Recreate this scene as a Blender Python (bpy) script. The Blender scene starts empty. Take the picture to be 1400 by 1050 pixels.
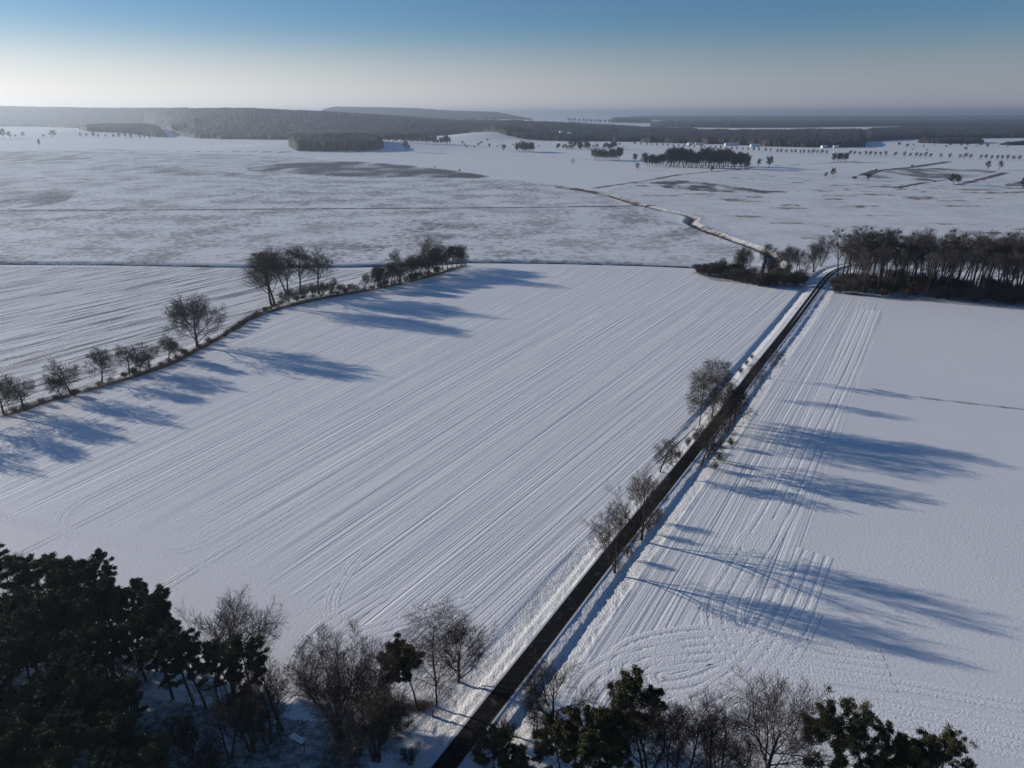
import bpy, math, random
import numpy as np
R = math.radians
C = bpy.context.scene.collection
sc = bpy.context.scene

# ------------------------------------------------------------------ camera
FPX, HZN, CAMH = 960.0, 154.0, 100.0          # focal length in photo pixels, horizon row, height above the fields
PITCH = math.atan((525 - HZN) / FPX)
cp, sp = math.cos(PITCH), math.sin(PITCH)
cd = bpy.data.cameras.new('camera'); cam = bpy.data.objects.new('camera', cd); C.objects.link(cam)
cam.location = (0, 0, CAMH); cam.rotation_euler = (R(90) - PITCH, 0, 0)
cd.sensor_width = 36; cd.lens = 36 * FPX / 1400; cd.clip_start = 0.5; cd.clip_end = 200000
sc.camera = cam
# ------------------------------------------------------------------ sky, sun, exposure
SUN_EL, SUN_AZ = 13.8, -65.5                  # azimuth clockwise from +Y
w = bpy.data.worlds.new('World'); sc.world = w; w.use_nodes = True
nt = w.node_tree; bg = nt.nodes['Background']
sky = nt.nodes.new('ShaderNodeTexSky'); sky.sky_type = 'NISHITA'; sky.sun_disc = False
sky.sun_elevation = R(SUN_EL); sky.sun_rotation = R(SUN_AZ)
sky.altitude = 100; sky.air_density = 1.0; sky.dust_density = 0.35; sky.ozone_density = 6.2
# the murk that lies along the horizon of a real winter sky: warm grey towards the sun, mauve grey away from it
def wn(ty, **kw):
    o = nt.nodes.new('ShaderNode' + ty)
    for k_, v_ in kw.items(): setattr(o, k_, v_)
    return o
tc = wn('TexCoord'); sx_ = wn('SeparateXYZ'); nt.links.new(tc.outputs['Generated'], sx_.inputs[0])
mr_ = wn('MapRange', interpolation_type='SMOOTHERSTEP'); nt.links.new(sx_.outputs[2], mr_.inputs[0])
for i_, v_ in ((1, -.01), (2, .125), (3, .96), (4, 0.0)): mr_.inputs[i_].default_value = v_
dt = wn('VectorMath', operation='DOT_PRODUCT'); nt.links.new(tc.outputs['Generated'], dt.inputs[0]); dt.inputs[1].default_value = (math.sin(R(SUN_AZ)), math.cos(R(SUN_AZ)), 0)
m2 = wn('MapRange'); nt.links.new(dt.outputs['Value'], m2.inputs[0])
for i_, v_ in ((1, -.2), (2, .95)): m2.inputs[i_].default_value = v_
pw = wn('Math', operation='POWER'); nt.links.new(m2.outputs[0], pw.inputs[0]); pw.inputs[1].default_value = 2.2
mc = wn('Mix', data_type='RGBA'); nt.links.new(pw.outputs[0], mc.inputs[0])
mc.inputs[6].default_value = (3.8, 3.9, 4.35, 1); mc.inputs[7].default_value = (12.4, 11.8, 11.1, 1)
mx = wn('Mix', data_type='RGBA'); nt.links.new(mr_.outputs[0], mx.inputs[0]); nt.links.new(sky.outputs[0], mx.inputs[6]); nt.links.new(mc.outputs[2], mx.inputs[7])
nt.links.new(mx.outputs[2], bg.inputs[0]); bg.inputs[1].default_value = 0.088
sl = bpy.data.lights.new('sun', 'SUN'); sl.energy = 5.0; sl.angle = R(0.5); sl.color = (1.0, 0.90, 0.78)
so = bpy.data.objects.new('sun', sl); C.objects.link(so)
so.rotation_euler = (R(90 - SUN_EL), 0, R(-SUN_AZ) + math.pi)
sc.view_settings.view_transform = 'Standard'; sc.view_settings.look = 'None'
sc.view_settings.exposure = 0.06; sc.view_settings.gamma = 1.0
sc.cycles.use_denoising = True; sc.cycles.denoiser = 'OPENIMAGEDENOISE'
sc.cycles.denoising_input_passes = 'RGB_ALBEDO_NORMAL'; sc.cycles.denoising_prefilter = 'ACCURATE'
sc.cycles.max_bounces = 5; sc.cycles.diffuse_bounces = 3; sc.cycles.volume_bounces = 0
sc.cycles.transparent_max_bounces = 8; sc.cycles.use_fast_gi = False

# ------------------------------------------------------------------ helpers
def G(x, y, h=0.0):
    """photo pixel -> the place on the ground plane (height h) that it shows"""
    u = (x - 700) / FPX; v = (525 - y) / FPX
    t = (CAMH - h) / (sp - v * cp)
    return (u * t, (cp + v * sp) * t)
def Q(q, Y):                                   # far away: bearing given as photo column, and distance
    return ((q - 700) / 1029.0 * Y, Y)
def link(o): C.objects.link(o); return o
def sm(a, b, x):
    t = np.clip((x - a) / (b - a), 0, 1); return t * t * (3 - 2 * t)
def mesh(name, V, Fa, mat=None, smooth=False):
    me = bpy.data.meshes.new(name)
    V = np.asarray(V, np.float32)
    if isinstance(Fa, np.ndarray):
        n, k = Fa.shape
        me.vertices.add(len(V)); me.vertices.foreach_set('co', V.ravel())
        me.loops.add(n * k); me.loops.foreach_set('vertex_index', Fa.astype(np.int32).ravel())
        me.polygons.add(n); me.polygons.foreach_set('loop_start', np.arange(0, n * k, k, dtype=np.int32))
        me.update(calc_edges=True); me.validate()
    else:
        me.from_pydata([tuple(map(float, v)) for v in V], [], Fa); me.update()
    if mat: me.materials.append(mat)
    if smooth: me.polygons.foreach_set('use_smooth', np.ones(len(me.polygons), bool))
    return me
def obj(name, me, parent=None, **kw):
    o = bpy.data.objects.new(name, me); link(o)
    if parent: o.parent = parent
    for k, v in kw.items(): o[k] = v
    return o
def thing(name, label, cat, loc, rz=0, s=1.0, group=None):
    o = bpy.data.objects.new(name, None); link(o); o.location = loc; o.rotation_euler = (0, 0, rz)
    o.scale = (s, s, s) if not isinstance(s, tuple) else s
    o.empty_display_size = 0.5
    o['label'] = label; o['category'] = cat
    if group: o['group'] = group
    return o
def noise2(X, Y, seed=0):
    """smooth value noise, numpy"""
    xi = np.floor(X).astype(np.int64); yi = np.floor(Y).astype(np.int64)
    fx = X - xi; fy = Y - yi; fx = fx * fx * (3 - 2 * fx); fy = fy * fy * (3 - 2 * fy)
    def hsh(a, b):
        n = (a * 374761393 + b * 668265263 + seed * 974634777) & 0x7fffffff
        n = ((n ^ (n >> 13)) * 1274126177) & 0x7fffffff
        return ((n ^ (n >> 16)) & 0xffff) / 65535.0
    return (hsh(xi, yi) * (1 - fx) + hsh(xi + 1, yi) * fx) * (1 - fy) + (hsh(xi, yi + 1) * (1 - fx) + hsh(xi + 1, yi + 1) * fx) * fy
def pip(X, Y, poly):
    ins = np.zeros(X.shape, bool); n = len(poly)
    for i in range(n):
        x1, y1 = poly[i]; x2, y2 = poly[(i + 1) % n]
        if y1 == y2: continue
        c = ((y1 > Y) != (y2 > Y)) & (X < (x2 - x1) * (Y - y1) / (y2 - y1) + x1)
        ins ^= c
    return ins
def pdist(X, Y, line):
    """distance to a polyline, signed (positive = right of its direction), and the length along it"""
    best = np.full(X.shape, 1e9); sg = np.zeros(X.shape); al = np.zeros(X.shape); acc = 0.0
    for (x1, y1), (x2, y2) in zip(line[:-1], line[1:]):
        dx, dy = x2 - x1, y2 - y1; L = math.hypot(dx, dy)
        t = np.clip(((X - x1) * dx + (Y - y1) * dy) / (L * L), 0, 1)
        d = np.hypot(X - x1 - t * dx, Y - y1 - t * dy)
        s = np.sign((X - x1) * dy - (Y - y1) * dx)
        m = d < best
        best[m] = d[m]; sg[m] = s[m]; al[m] = acc + t[m] * L; acc += L
    return best * np.where(sg == 0, 1, sg), al
def GP(pts): return [G(*p) for p in pts]
def spline(pts, step=1.0):
    P = np.array(pts, float); P = np.vstack([2 * P[0] - P[1], P, 2 * P[-1] - P[-2]]); out = []
    for i in range(1, len(P) - 2):
        n = max(2, int(np.linalg.norm(P[i + 1] - P[i]) / step))
        t = np.linspace(0, 1, n, endpoint=False)[:, None]
        a, b, c, d = P[i - 1], P[i], P[i + 1], P[i + 2]
        out.append(.5 * ((2 * b) + (c - a) * t + (2 * a - 5 * b + 4 * c - d) * t ** 2 + (3 * b - a - 3 * c + d) * t ** 3))
    out.append(P[-2][None]); return np.vstack(out)

# ------------------------------------------------------------------ materials
class NT:
    def __init__(s, name):
        s.m = bpy.data.materials.new(name); s.m.use_nodes = True; s.t = s.m.node_tree
        s.b = s.t.nodes['Principled BSDF']; s.b.inputs['Roughness'].default_value = .9
        s.b.inputs['Specular IOR Level'].default_value = .2
    def n(s, ty, **kw):
        o = s.t.nodes.new('ShaderNode' + ty)
        for k, v in kw.items(): setattr(o, k, v)
        return o
    def l(s, a, b): s.t.links.new(a, b)
    def put(s, sock, v):
        if hasattr(v, 'is_linked'): s.l(v, sock)
        else: sock.default_value = v
    def math(s, op, a, b=0.0, c=None, clamp=False):
        o = s.n('Math', operation=op); o.use_clamp = clamp
        s.put(o.inputs[0], a); s.put(o.inputs[1], b)
        if c is not None: s.put(o.inputs[2], c)
        return o.outputs[0]
    def ramp(s, v, a, b, lo=0.0, hi=1.0):
        o = s.n('MapRange'); o.interpolation_type = 'SMOOTHSTEP'
        s.put(o.inputs[0], v); o.inputs[1].default_value = a; o.inputs[2].default_value = b
        o.inputs[3].default_value = lo; o.inputs[4].default_value = hi; return o.outputs[0]
    def noise(s, vec, scale, detail=3, rough=.55, dims='3D'):
        o = s.n('TexNoise'); o.noise_dimensions = dims
        if vec is not None: s.l(vec, o.inputs['Vector'])
        o.inputs['Scale'].default_value = scale; o.inputs['Detail'].default_value = detail; o.inputs['Roughness'].default_value = rough
        return o.outputs[0]
    def mix(s, f, a, b):
        o = s.n('Mix'); o.data_type = 'RGBA'
        s.put(o.inputs[0], f)
        for k, v in ((6, a), (7, b)):
            if hasattr(v, 'is_linked'): s.l(v, o.inputs[k])
            else: o.inputs[k].default_value = (*v, 1)
        return o.outputs[2]
    def comb(s, x, y, z=0.0):
        o = s.n('CombineXYZ'); s.put(o.inputs[0], x); s.put(o.inputs[1], y); s.put(o.inputs[2], z); return o.outputs[0]

SNOW = (.80, .81, .815)
ROWA = 30.4                                     # bearing of the drill rows beside the road
def ground_mat():
    k = NT('snow_covered_ground'); pos = k.n('NewGeometry').outputs['Position']
    sx = k.n('SeparateXYZ'); k.l(pos, sx.inputs[0]); X, Y = sx.outputs[0], sx.outputs[1]
    A = k.n('Attribute', attribute_name='cover'); sa = k.n('SeparateColor'); k.l(A.outputs['Color'], sa.inputs[0])
    veg, tan, rowl, rowr = sa.outputs[0], sa.outputs[1], sa.outputs[2], A.outputs['Alpha']
    B = k.n('Attribute', attribute_name='relief'); sb = k.n('SeparateColor'); k.l(B.outputs['Color'], sb.inputs[0])
    stub, bank, mead, wood = sb.outputs[0], sb.outputs[1], sb.outputs[2], B.outputs['Alpha']
    # rows fan out gently: their coordinate is the bearing seen from a point far behind the field
    ang = k.math('ARCTAN2', k.math('ADD', X, 508), k.math('ADD', Y, 606))
    wL = k.math('MULTIPLY', ang, 950.0)
    tL = k.math('ADD', k.math('MULTIPLY', X, .5), k.math('MULTIPLY', Y, .86))
    a = R(ROWA)
    wR = k.math('SUBTRACT', k.math('MULTIPLY', X, math.cos(a)), k.math('MULTIPLY', Y, math.sin(a)))
    def rows(wc, f1, f2):
        fine = k.noise(k.comb(k.math('MULTIPLY', wc, f1), k.math('MULTIPLY', tL, .011)), 1.0, 3, .65, '2D')
        broad = k.noise(k.comb(k.math('MULTIPLY', wc, f2), k.math('MULTIPLY', tL, .006)), 1.0, 2, .5, '2D')
        wob = k.noise(pos, .02, 1)
        # wheel tramlines every 15 m
        ph = k.math('PINGPONG', k.math('ADD', wc, 3.0), 7.5)
        d1 = k.math('ABSOLUTE', k.math('SUBTRACT', ph, 1.0))
        tram = k.ramp(d1, .12, .38, -1.0, 0.0)
        s_ = k.math('ADD', k.math('MULTIPLY', k.math('SUBTRACT', fine, .5), .22), k.math('MULTIPLY', k.math('SUBTRACT', broad, .5), .28))
        return k.math('ADD', s_, k.math('MULTIPLY', tram, .06)), tram
    rl, traml = rows(wL, 1.15, .2)
    rr, tramr = rows(wR, 1.4, .25)
    # 3D-position noises
    n_f = k.noise(pos, 1.3, 4, .6); n_m = k.noise(pos, .25, 3); n_l = k.noise(pos, .012, 3); n_u = k.noise(pos, 3.2, 2)
    hh = k.math('ADD', k.math('MULTIPLY', k.math('MULTIPLY', rl, rowl), .74), k.math('MULTIPLY', k.math('MULTIPLY', rr, rowr), .8))
    hh = k.math('ADD', hh, k.math('MULTIPLY', n_f, .07))
    hh = k.math('ADD', hh, k.math('MULTIPLY', n_u, .02))
    # stubble field: rough ridged lines
    ang2 = R(32)
    wS = k.math('SUBTRACT', k.math('MULTIPLY', X, math.cos(ang2)), k.math('MULTIPLY', Y, math.sin(ang2)))
    tS = k.math('ADD', k.math('MULTIPLY', X, math.sin(ang2)), k.math('MULTIPLY', Y, math.cos(ang2)))
    sn = k.noise(k.comb(k.math('MULTIPLY', wS, .3), k.math('MULTIPLY', tS, .018)), 1.0, 5, .7, '2D')
    hh = k.math('ADD', hh, k.math('MULTIPLY', k.math('MULTIPLY', sn, stub), .7))
    hh = k.math('ADD', hh, k.math('MULTIPLY', k.math('MULTIPLY', n_m, mead), .25))
    hh = k.math('ADD', hh, k.math('MULTIPLY', k.math('MULTIPLY', k.noise(pos, 2.2, 4, .65), bank), .55))
    bp = k.n('Bump'); bp.inputs['Strength'].default_value = 1.0; bp.inputs['Distance'].default_value = 1.0
    k.l(hh, bp.inputs['Height']); k.l(bp.outputs[0], k.b.inputs['Normal'])
    # grass showing through
    mott = k.math('ADD', k.math('MULTIPLY', n_f, .5), k.math('MULTIPLY', k.noise(pos, .11, 4, .6), .5))
    spk = k.noise(pos, .15, 6, .85)
    gf = k.ramp(k.math('ADD', k.math('ADD', k.math('MULTIPLY', spk, .6), k.math('MULTIPLY', mott, .4)), veg), .70, .92)
    st = k.ramp(k.math('ADD', sn, k.math('MULTIPLY', k.math('SUBTRACT', n_f, .5), .5)), .47, .64)
    gf = k.math('MAXIMUM', gf, k.math('MULTIPLY', k.math('MULTIPLY', st, stub), .9))
    n_g = k.noise(pos, .14, 6, .85)
    md = k.ramp(k.math('ADD', n_g, k.math('MULTIPLY', k.math('SUBTRACT', k.noise(pos, .02, 3), .5), .5)), .45, .60)
    gf = k.math('MAXIMUM', gf, k.math('MULTIPLY', k.math('MULTIPLY', md, mead), .8))
    tf = k.ramp(k.math('ADD', k.math('MULTIPLY', mott, .8), tan), .66, 1.05)
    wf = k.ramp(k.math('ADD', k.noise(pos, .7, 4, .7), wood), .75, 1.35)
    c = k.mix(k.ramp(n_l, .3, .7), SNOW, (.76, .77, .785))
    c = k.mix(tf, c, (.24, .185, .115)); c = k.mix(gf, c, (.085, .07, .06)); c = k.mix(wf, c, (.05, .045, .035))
    k.l(c, k.b.inputs['Base Color']); k.b.inputs['Roughness'].default_value = .55; k.b.inputs['Specular IOR Level'].default_value = .5
    return k.m
def snow_mat():
    k = NT('rutted_snow'); pos = k.n('NewGeometry').outputs['Position']
    bp = k.n('Bump'); bp.inputs['Distance'].default_value = .12
    k.l(k.noise(pos, 2.0, 4), bp.inputs['Height']); k.l(bp.outputs[0], k.b.inputs['Normal'])
    k.b.inputs['Base Color'].default_value = (*SNOW, 1); return k.m
def road_mat():
    k = NT('wet_asphalt'); pos = k.n('NewGeometry').outputs['Position']
    uv = k.n('Attribute', attribute_name='across'); s_ = uv.outputs['Fac']
    e = k.math('ABSOLUTE', s_)
    n = k.noise(pos, .8, 4, .65); n2 = k.noise(pos, .05, 3)
    edge = k.ramp(k.math('ADD', e, k.math('MULTIPLY', k.math('ADD', k.math('MULTIPLY', k.math('SUBTRACT', n, .5), 1.2), k.math('MULTIPLY', k.math('SUBTRACT', k.noise(pos, .16, 2), .5), 1.3)))), 1.7, 2.05)
    yy = k.n('SeparateXYZ'); k.l(pos, yy.inputs[0])
    farr = k.ramp(yy.outputs[1], 330, 380)
    mid = k.ramp(k.math('ADD', k.math('ABSOLUTE', k.math('ADD', s_, .1)), k.math('MULTIPLY', n, .3)), .25, .5, 1.0, 0.0)
    mid = k.math('MULTIPLY', mid, k.math('MULTIPLY', farr, .85))
    slush = k.math('MULTIPLY', k.ramp(n, .55, .8), .10)
    f = k.math('MAXIMUM', k.math('MAXIMUM', edge, mid), slush)
    c = k.mix(k.ramp(n2, .3, .7), (.006, .006, .007), (.012, .0115, .012))
    k.l(k.mix(f, c, (.62, .64, .68)), k.b.inputs['Base Color'])
    k.b.inputs['Roughness'].default_value = .8; k.b.inputs['Specular IOR Level'].default_value = .1
    bp = k.n('Bump'); bp.inputs['Distance'].default_value = .03; k.l(n, bp.inputs['Height']); k.l(bp.outputs[0], k.b.inputs['Normal'])
    return k.m
def bark_mat(name, a, b, snow=0.0):
    k = NT(name); g = k.n('NewGeometry'); oi = k.n('ObjectInfo')
    n = k.noise(g.outputs['Position'], 1.7, 3)
    c = k.mix(k.ramp(n, .35, .65), a, b)
    c = k.mix(k.math('MULTIPLY', oi.outputs['Random'], .5), c, (a[0] * .6, a[1] * .6, a[2] * .65))
    if snow:
        nz = k.n('SeparateXYZ'); k.l(g.outputs['Normal'], nz.inputs[0])
        f = k.math('MULTIPLY', k.ramp(nz.outputs[2], .35, .8), k.ramp(k.noise(g.outputs['Position'], .9, 2), .62 - snow * .3, .8 - snow * .3))
        c = k.mix(k.math('MULTIPLY', f, .8), c, (.7, .72, .76))
    k.l(c, k.b.inputs['Base Color']); return k.m
def leaf_mat(name, a, b, snow=.3):
    k = NT(name); g = k.n('NewGeometry'); oi = k.n('ObjectInfo')
    c = k.mix(g.outputs['Random Per Island'], a, b)
    c = k.mix(k.ramp(k.noise(g.outputs['Position'], .45, 2), .35, .65), c, (b[0] * 1.15, b[1] * 1.05, b[2] * .7))
    c = k.mix(k.math('MULTIPLY', oi.outputs['Random'], .45), c, (a[0] * .8, a[1] * .85, a[2]))
    f = k.math('MULTIPLY', k.ramp(k.noise(g.outputs['Position'], .5, 3, .7), .56, .74), k.ramp(g.outputs['Random Per Island'], .55, .8))
    c = k.mix(k.math('MULTIPLY', f, snow), c, (.6, .63, .68))
    k.l(c, k.b.inputs['Base Color']); k.b.inputs['Roughness'].default_value = .65; return k.m
def flat_mat(name, a, b, sc_=1.0, rough=.85):
    k = NT(name); n = k.noise(k.n('NewGeometry').outputs['Position'], sc_, 3, .6)
    k.l(k.mix(k.ramp(n, .35, .65), a, b), k.b.inputs['Base Color']); k.b.inputs['Roughness'].default_value = rough; return k.m
M = dict(
    ground=ground_mat(), snow=snow_mat(), road=road_mat(),
    bark=bark_mat('dark_bark', (.055, .043, .034), (.032, .027, .024)),
    twig=bark_mat('grey_brown_twigs', (.062, .049, .040), (.036, .030, .026), .12),
    palebark=bark_mat('grey_winter_bark', (.10, .088, .075), (.060, .052, .046)),
    farbark=bark_mat('distant_bark', (.05, .042, .038), (.035, .031, .03)),
    pinebark=bark_mat('pine_bark', (.11, .065, .042), (.06, .045, .038)),
    needles=leaf_mat('pine_needles', (.044, .050, .032), (.090, .094, .052), .45),
    needles2=leaf_mat('olive_pine_needles', (.044, .050, .026), (.090, .092, .045), .06),  # own olive green of the pines right of the road
    mistle=leaf_mat('mistletoe_leaves', (.03, .035, .02), (.05, .055, .03), 0),
    brush=flat_mat('brown_brush', (.075, .06, .046), (.13, .10, .07), .8),
    drygrass=flat_mat('dry_grass', (.16, .115, .07), (.26, .2, .13), .6),
    conifer_wood=flat_mat('distant_pine_canopy', (.010, .017, .016), (.026, .036, .030), .012),
    bare_wood=flat_mat('distant_bare_canopy', (.030, .022, .022), (.052, .040, .036), .010),
    wall=flat_mat('pale_render', (.55, .52, .47), (.62, .6, .55), .4),
    roofsnow=flat_mat('snowy_roof', (.72, .74, .78), (.8, .82, .85), .3),
    roofblue=flat_mat('blue_sheet_roof', (.10, .22, .36), (.13, .27, .42), .3, .5),
    dark=flat_mat('dark_glass', (.03, .035, .04), (.05, .055, .06), .5, .3),
    wood=flat_mat('weathered_wood', (.10, .08, .06), (.055, .045, .038), 3.0),
)

# ------------------------------------------------------------------ the lie of the land
ROADPX = [(560, 1130), (610, 1050), (650, 997), (694, 940), (747, 874), (804, 799), (862, 726), (921, 653), (981, 578), (1031, 510), (1081, 446), (1110, 407), (1127, 384), (1140, 372), (1160, 364), (1200, 360)]
ROAD = [(-96.8, -64.0), (-62.1, -4.0), (-27.5, 56.0)] + [G(*p) for p in ROADPX[1:]]
# straighten the surveyed points a little
RS = spline(ROAD, 2.0)
for _ in range(60): RS[1:-1] = .5 * RS[1:-1] + .25 * (RS[:-2] + RS[2:])
RLINE = [tuple(p) for p in RS[::4]] + [tuple(RS[-1])]
PROF_S = np.array([-13, -9.0, -7.4, -6.4, -4.2, -2.6, 0, 2.5, 3.3, 4.3, 5.4, 6.0, 7.4, 12.5])
PROF_Z = np.array([0, 0.02, -.62, -.5, .36, .44, .48, .42, .38, .33, -.10, -.10, .13, 0])
DITCH_A = GP([(-60, 359), (150, 360), (330, 363), (480, 363), (600, 360), (640, 357), (760, 358), (880, 361), (950, 364), (985, 362)])
STREAM = GP([(762, 256), (800, 261), (836, 268), (874, 280), (905, 287), (935, 293), (948, 297), (943, 304), (955, 311), (985, 322), (1020, 334), (1045, 343), (1062, 353), (1060, 364)])
BROOK = GP([(815, 257), (850, 252), (885, 247), (930, 239), (975, 235), (1010, 232), (1030, 229)])
def terrain(X, Y, relief=True):
    X = np.asarray(X, float); Y = np.asarray(Y, float)
    q = 700 + 1029 * X / np.maximum(Y, 1)
    z = np.zeros(X.shape)
    f = Y > 500
    crest = np.interp(q, [-600, -200, 0, 120, 220, 350, 450, 550, 620, 700, 760, 810, 900], [160, 150, 140, 122, 110, 101, 84, 55, 32, 34, 28, 12, 0])
    y0 = np.interp(q, [0, 60, 196, 232, 262, 640, 700, 900], [5400, 5400, 4900, 3500, 3080, 2950, 2850, 2850])
    y1 = np.interp(q, [0, 60, 150, 262, 330, 900], [7300, 7200, 6600, 4800, 4300, 4000])
    z += np.where(f, crest * sm(0, 1, (Y - y0) / (y1 - y0)) * (1 - sm(7600, 10500, Y)), 0)
    b = np.interp(q, [380, 460, 560, 600, 680, 720], [0, 112, 112, 95, 72, 0]) * sm(7500, 9300, Y) * (1 - sm(10000, 13000, Y))
    z += b
    kx, ky = Q(668, 3000); z += 27 * np.exp(-((X - kx) / 210) ** 2 - ((Y - ky) / 190) ** 2) * (X > -1e9)
    kx, ky = Q(160, 3560); z += 30 * np.exp(-((X - kx) / 290) ** 4 - ((Y - ky) / 300) ** 2)
    kx, ky = Q(455, 2250); z += 22 * np.exp(-((X - kx) / 300) ** 2 - ((Y - ky) / 230) ** 2)
    z += sm(650, 1400, Y) * 1.3 * (noise2(X / 320 + 9, Y / 420, 3) - .5)
    if relief:
        near = (Y > -70) & (Y < 620) & (X > -115) & (X < 330)
        d, al = pdist(X[near], Y[near], RLINE)
        zz = np.interp(d, PROF_S, PROF_Z); zz = np.where((d < -4.2) & (zz < 0), zz * sm(175, 260, Y[near]), zz)
        rough = np.interp(d, [-9, -7, -3, -2.2, 2.4, 3.2, 8, 10], [0, 1, 1, 0, 0, 1, 1, 0])
        zz += rough * .17 * (noise2(X[near] * 1.3, Y[near] * 1.3, 5) - .5) + rough * .22 * (noise2(X[near] * .3, Y[near] * .35, 8) - .5)
        z[near] += zz
        m = (Y > 430) & (Y < 560) & (X < 260)
        d, al = pdist(X[m], Y[m], DITCH_A)
        z[m] += -2.2 * np.exp(-(np.abs(d) / 5.0) ** 3) * 1.3
        m = (Y > 440) & (Y < 1200) & (X > 30) & (X < 330)
        d, al = pdist(X[m], Y[m], STREAM)
        z[m] += -1.9 * np.exp(-(np.abs(d) / 4.2) ** 3) + .35 * np.exp(-((np.abs(d) - 8) / 2.5) ** 2)
    return z
def hz(x, y): return float(terrain(np.array([x]), np.array([y]))[0])

def build_ground():
    fine = np.arange(-53, 53.01, .125)
    coarse = np.arange(57, 303.1, 4.0)
    th = R(1) * np.concatenate([fine, coarse]); nth = len(th)
    rr = [1.0, 12, 25, 40, 52]; r = 52.0
    while r < 62000:
        if r < 1000: dr = max(.42, min(.45 * r * r / 70000, .01 * r))
        else: dr = .011 * r
        r += dr; rr.append(r)
    rr = np.array(rr); nr = len(rr)
    T, RR = np.meshgrid(th, rr)
    X = (RR * np.sin(T)).ravel(); Y = (RR * np.cos(T)).ravel()
    Z = terrain(X, Y)
    i = np.arange(nr - 1)[:, None] * nth; j = np.arange(nth)[None, :]; j2 = (j + 1) % nth
    Fa = np.stack([i + j, i + nth + j, i + nth + j2, i + j2], -1).reshape(-1, 4)
    me = mesh('ground', np.stack([X, Y, Z], 1), Fa, M['ground'], True)
    n = len(X)
    cov = np.zeros((n, 4), np.float32); rel = np.zeros((n, 4), np.float32)
    q = 700 + 1029 * X / np.maximum(Y, 1)
    def field(px, jg=False):
        if not jg: return pip(X, Y, GP(px))
        jt = 7 * (noise2(X * 1.1 - Y * .66, X * 0, 17) - .5)
        return sum(pip(X + (o + jt) * .5, Y + (o + jt) * .86, GP(px)).astype(float) for o in np.linspace(-13, 13, 8)) / 8
    # rows of the wide field
    L = field([(-200, 650), (0, 575), (200, 512), (385, 424), (520, 392), (640, 366), (760, 362), (930, 369), (1000, 386), (1102, 399), (1060, 455), (990, 545), (900, 655), (800, 775), (700, 893), (640, 960), (520, 960), (400, 935), (420, 900), (450, 855), (445, 800), (400, 765), (335, 725), (275, 712), (190, 695), (95, 690), (-60, 665)], True)
    d, al = pdist(X, Y, RLINE)
    cov[:, 2] = L * (d < -8) * (.75 + .5 * noise2(X / 45, Y / 60, 4))
    Rr = field([(1128, 405), (1212, 420), (1180, 500), (1130, 655), (1095, 760), (1070, 870), (1060, 905), (960, 960), (830, 985), (730, 980), (600, 1100)], True) * (d > 8)
    cov[:, 3] = Rr * .9
    # soften by their own edge noise: nothing more is needed at this scale
    st = field([(-500, 364), (336, 366), (420, 366), (520, 372), (400, 408), (340, 436), (240, 483), (100, 538), (-60, 585), (-500, 700)])
    rel[:, 0] = np.where(st, 1.0, 0)
    mead = field([(-900, 357), (960, 360), (1040, 345), (940, 296), (880, 279), (800, 261), (760, 253), (650, 240), (400, 214), (120, 206), (-600, 208)])
    far = sm(480, 800, Y)
    rel[:, 2] = np.where(mead, .55 + .6 * noise2(X / 90, Y / 160, 6), 0)
    mr = field([(1060, 352), (950, 300), (890, 282), (830, 262), (900, 240), (1100, 236), (1700, 240), (1700, 345), (1400, 322), (1180, 312), (1110, 336)])
    rel[:, 2] = np.where(mr, .3, rel[:, 2])
    def blot(poly, amt, ch=0, arr=None, ns=30.0, edge=.5):
        arr = cov if arr is None else arr
        m = pip(X, Y, GP(poly)); k = noise2(X[m] / ns, Y[m] / (ns * 2.2), 11)
        arr[m, ch] = np.maximum(arr[m, ch], amt * (1 - edge + edge * 2 * k))
    blot([(335, 230), (380, 224), (440, 220), (500, 221), (560, 226), (620, 233), (672, 241), (650, 244), (560, 243), (470, 242), (400, 238), (340, 234)], .37, edge=.4)
    blot([(60, 229), (160, 225), (250, 230), (340, 238), (330, 243), (220, 240), (130, 234)], .26, edge=.5)
    blot([(-80, 208), (50, 207), (130, 216), (100, 221), (-80, 221)], .26)
    blot([(-80, 248), (60, 243), (110, 260), (90, 276), (40, 284), (-80, 286)], .26, ns=22)
    blot([(210, 264), (300, 260), (330, 268), (260, 272)], .2)
    blot([(340, 268), (400, 258), (440, 266), (420, 282), (360, 280)], .24)
    blot([(530, 262), (600, 252), (720, 255), (800, 270), (760, 281), (640, 279), (560, 275)], .17)
    blot([(80, 350), (180, 320), (300, 305), (420, 300), (560, 320), (420, 345), (200, 356)], .14, ns=24)
    blot([(1180, 240), (1225, 231), (1300, 229), (1372, 233), (1330, 243), (1280, 248), (1210, 247)], .32, ns=22)
    blot([(1370, 253), (1400, 246), (1500, 240), (1500, 250), (1400, 256)], .4)
    blot([(885, 250), (925, 246), (985, 252), (1040, 260), (1090, 262), (1060, 266), (980, 263), (910, 258)], .34, ns=14)
    blot([(605, 200), (660, 196), (760, 200), (800, 205), (760, 213), (680, 208), (610, 205)], .15)
    # tan grass streaks in the right hand meadow
    rng = random.Random(5)
    for _ in range(85):
        x = rng.uniform(850, 1480); y = rng.choice([rng.uniform(250, 275), rng.uniform(262, 330)])
        if x < 700 + (y - 200) * 3.6 - 60: continue
        ww = rng.uniform(8, 48); hh = rng.uniform(.5, 1.5) * (y - 154) / 100
        blot([(x - ww, y - hh * .2), (x - ww * .3, y - hh), (x + ww * .6, y - hh * .7), (x + ww, y + hh * .5), (x, y + hh)], rng.uniform(.38, .62), 1, ns=6)
    # hedge bottoms, ditches, banks
    hl = GP(HEDGE)
    dd, al = pdist(X, Y, hl)
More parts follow.
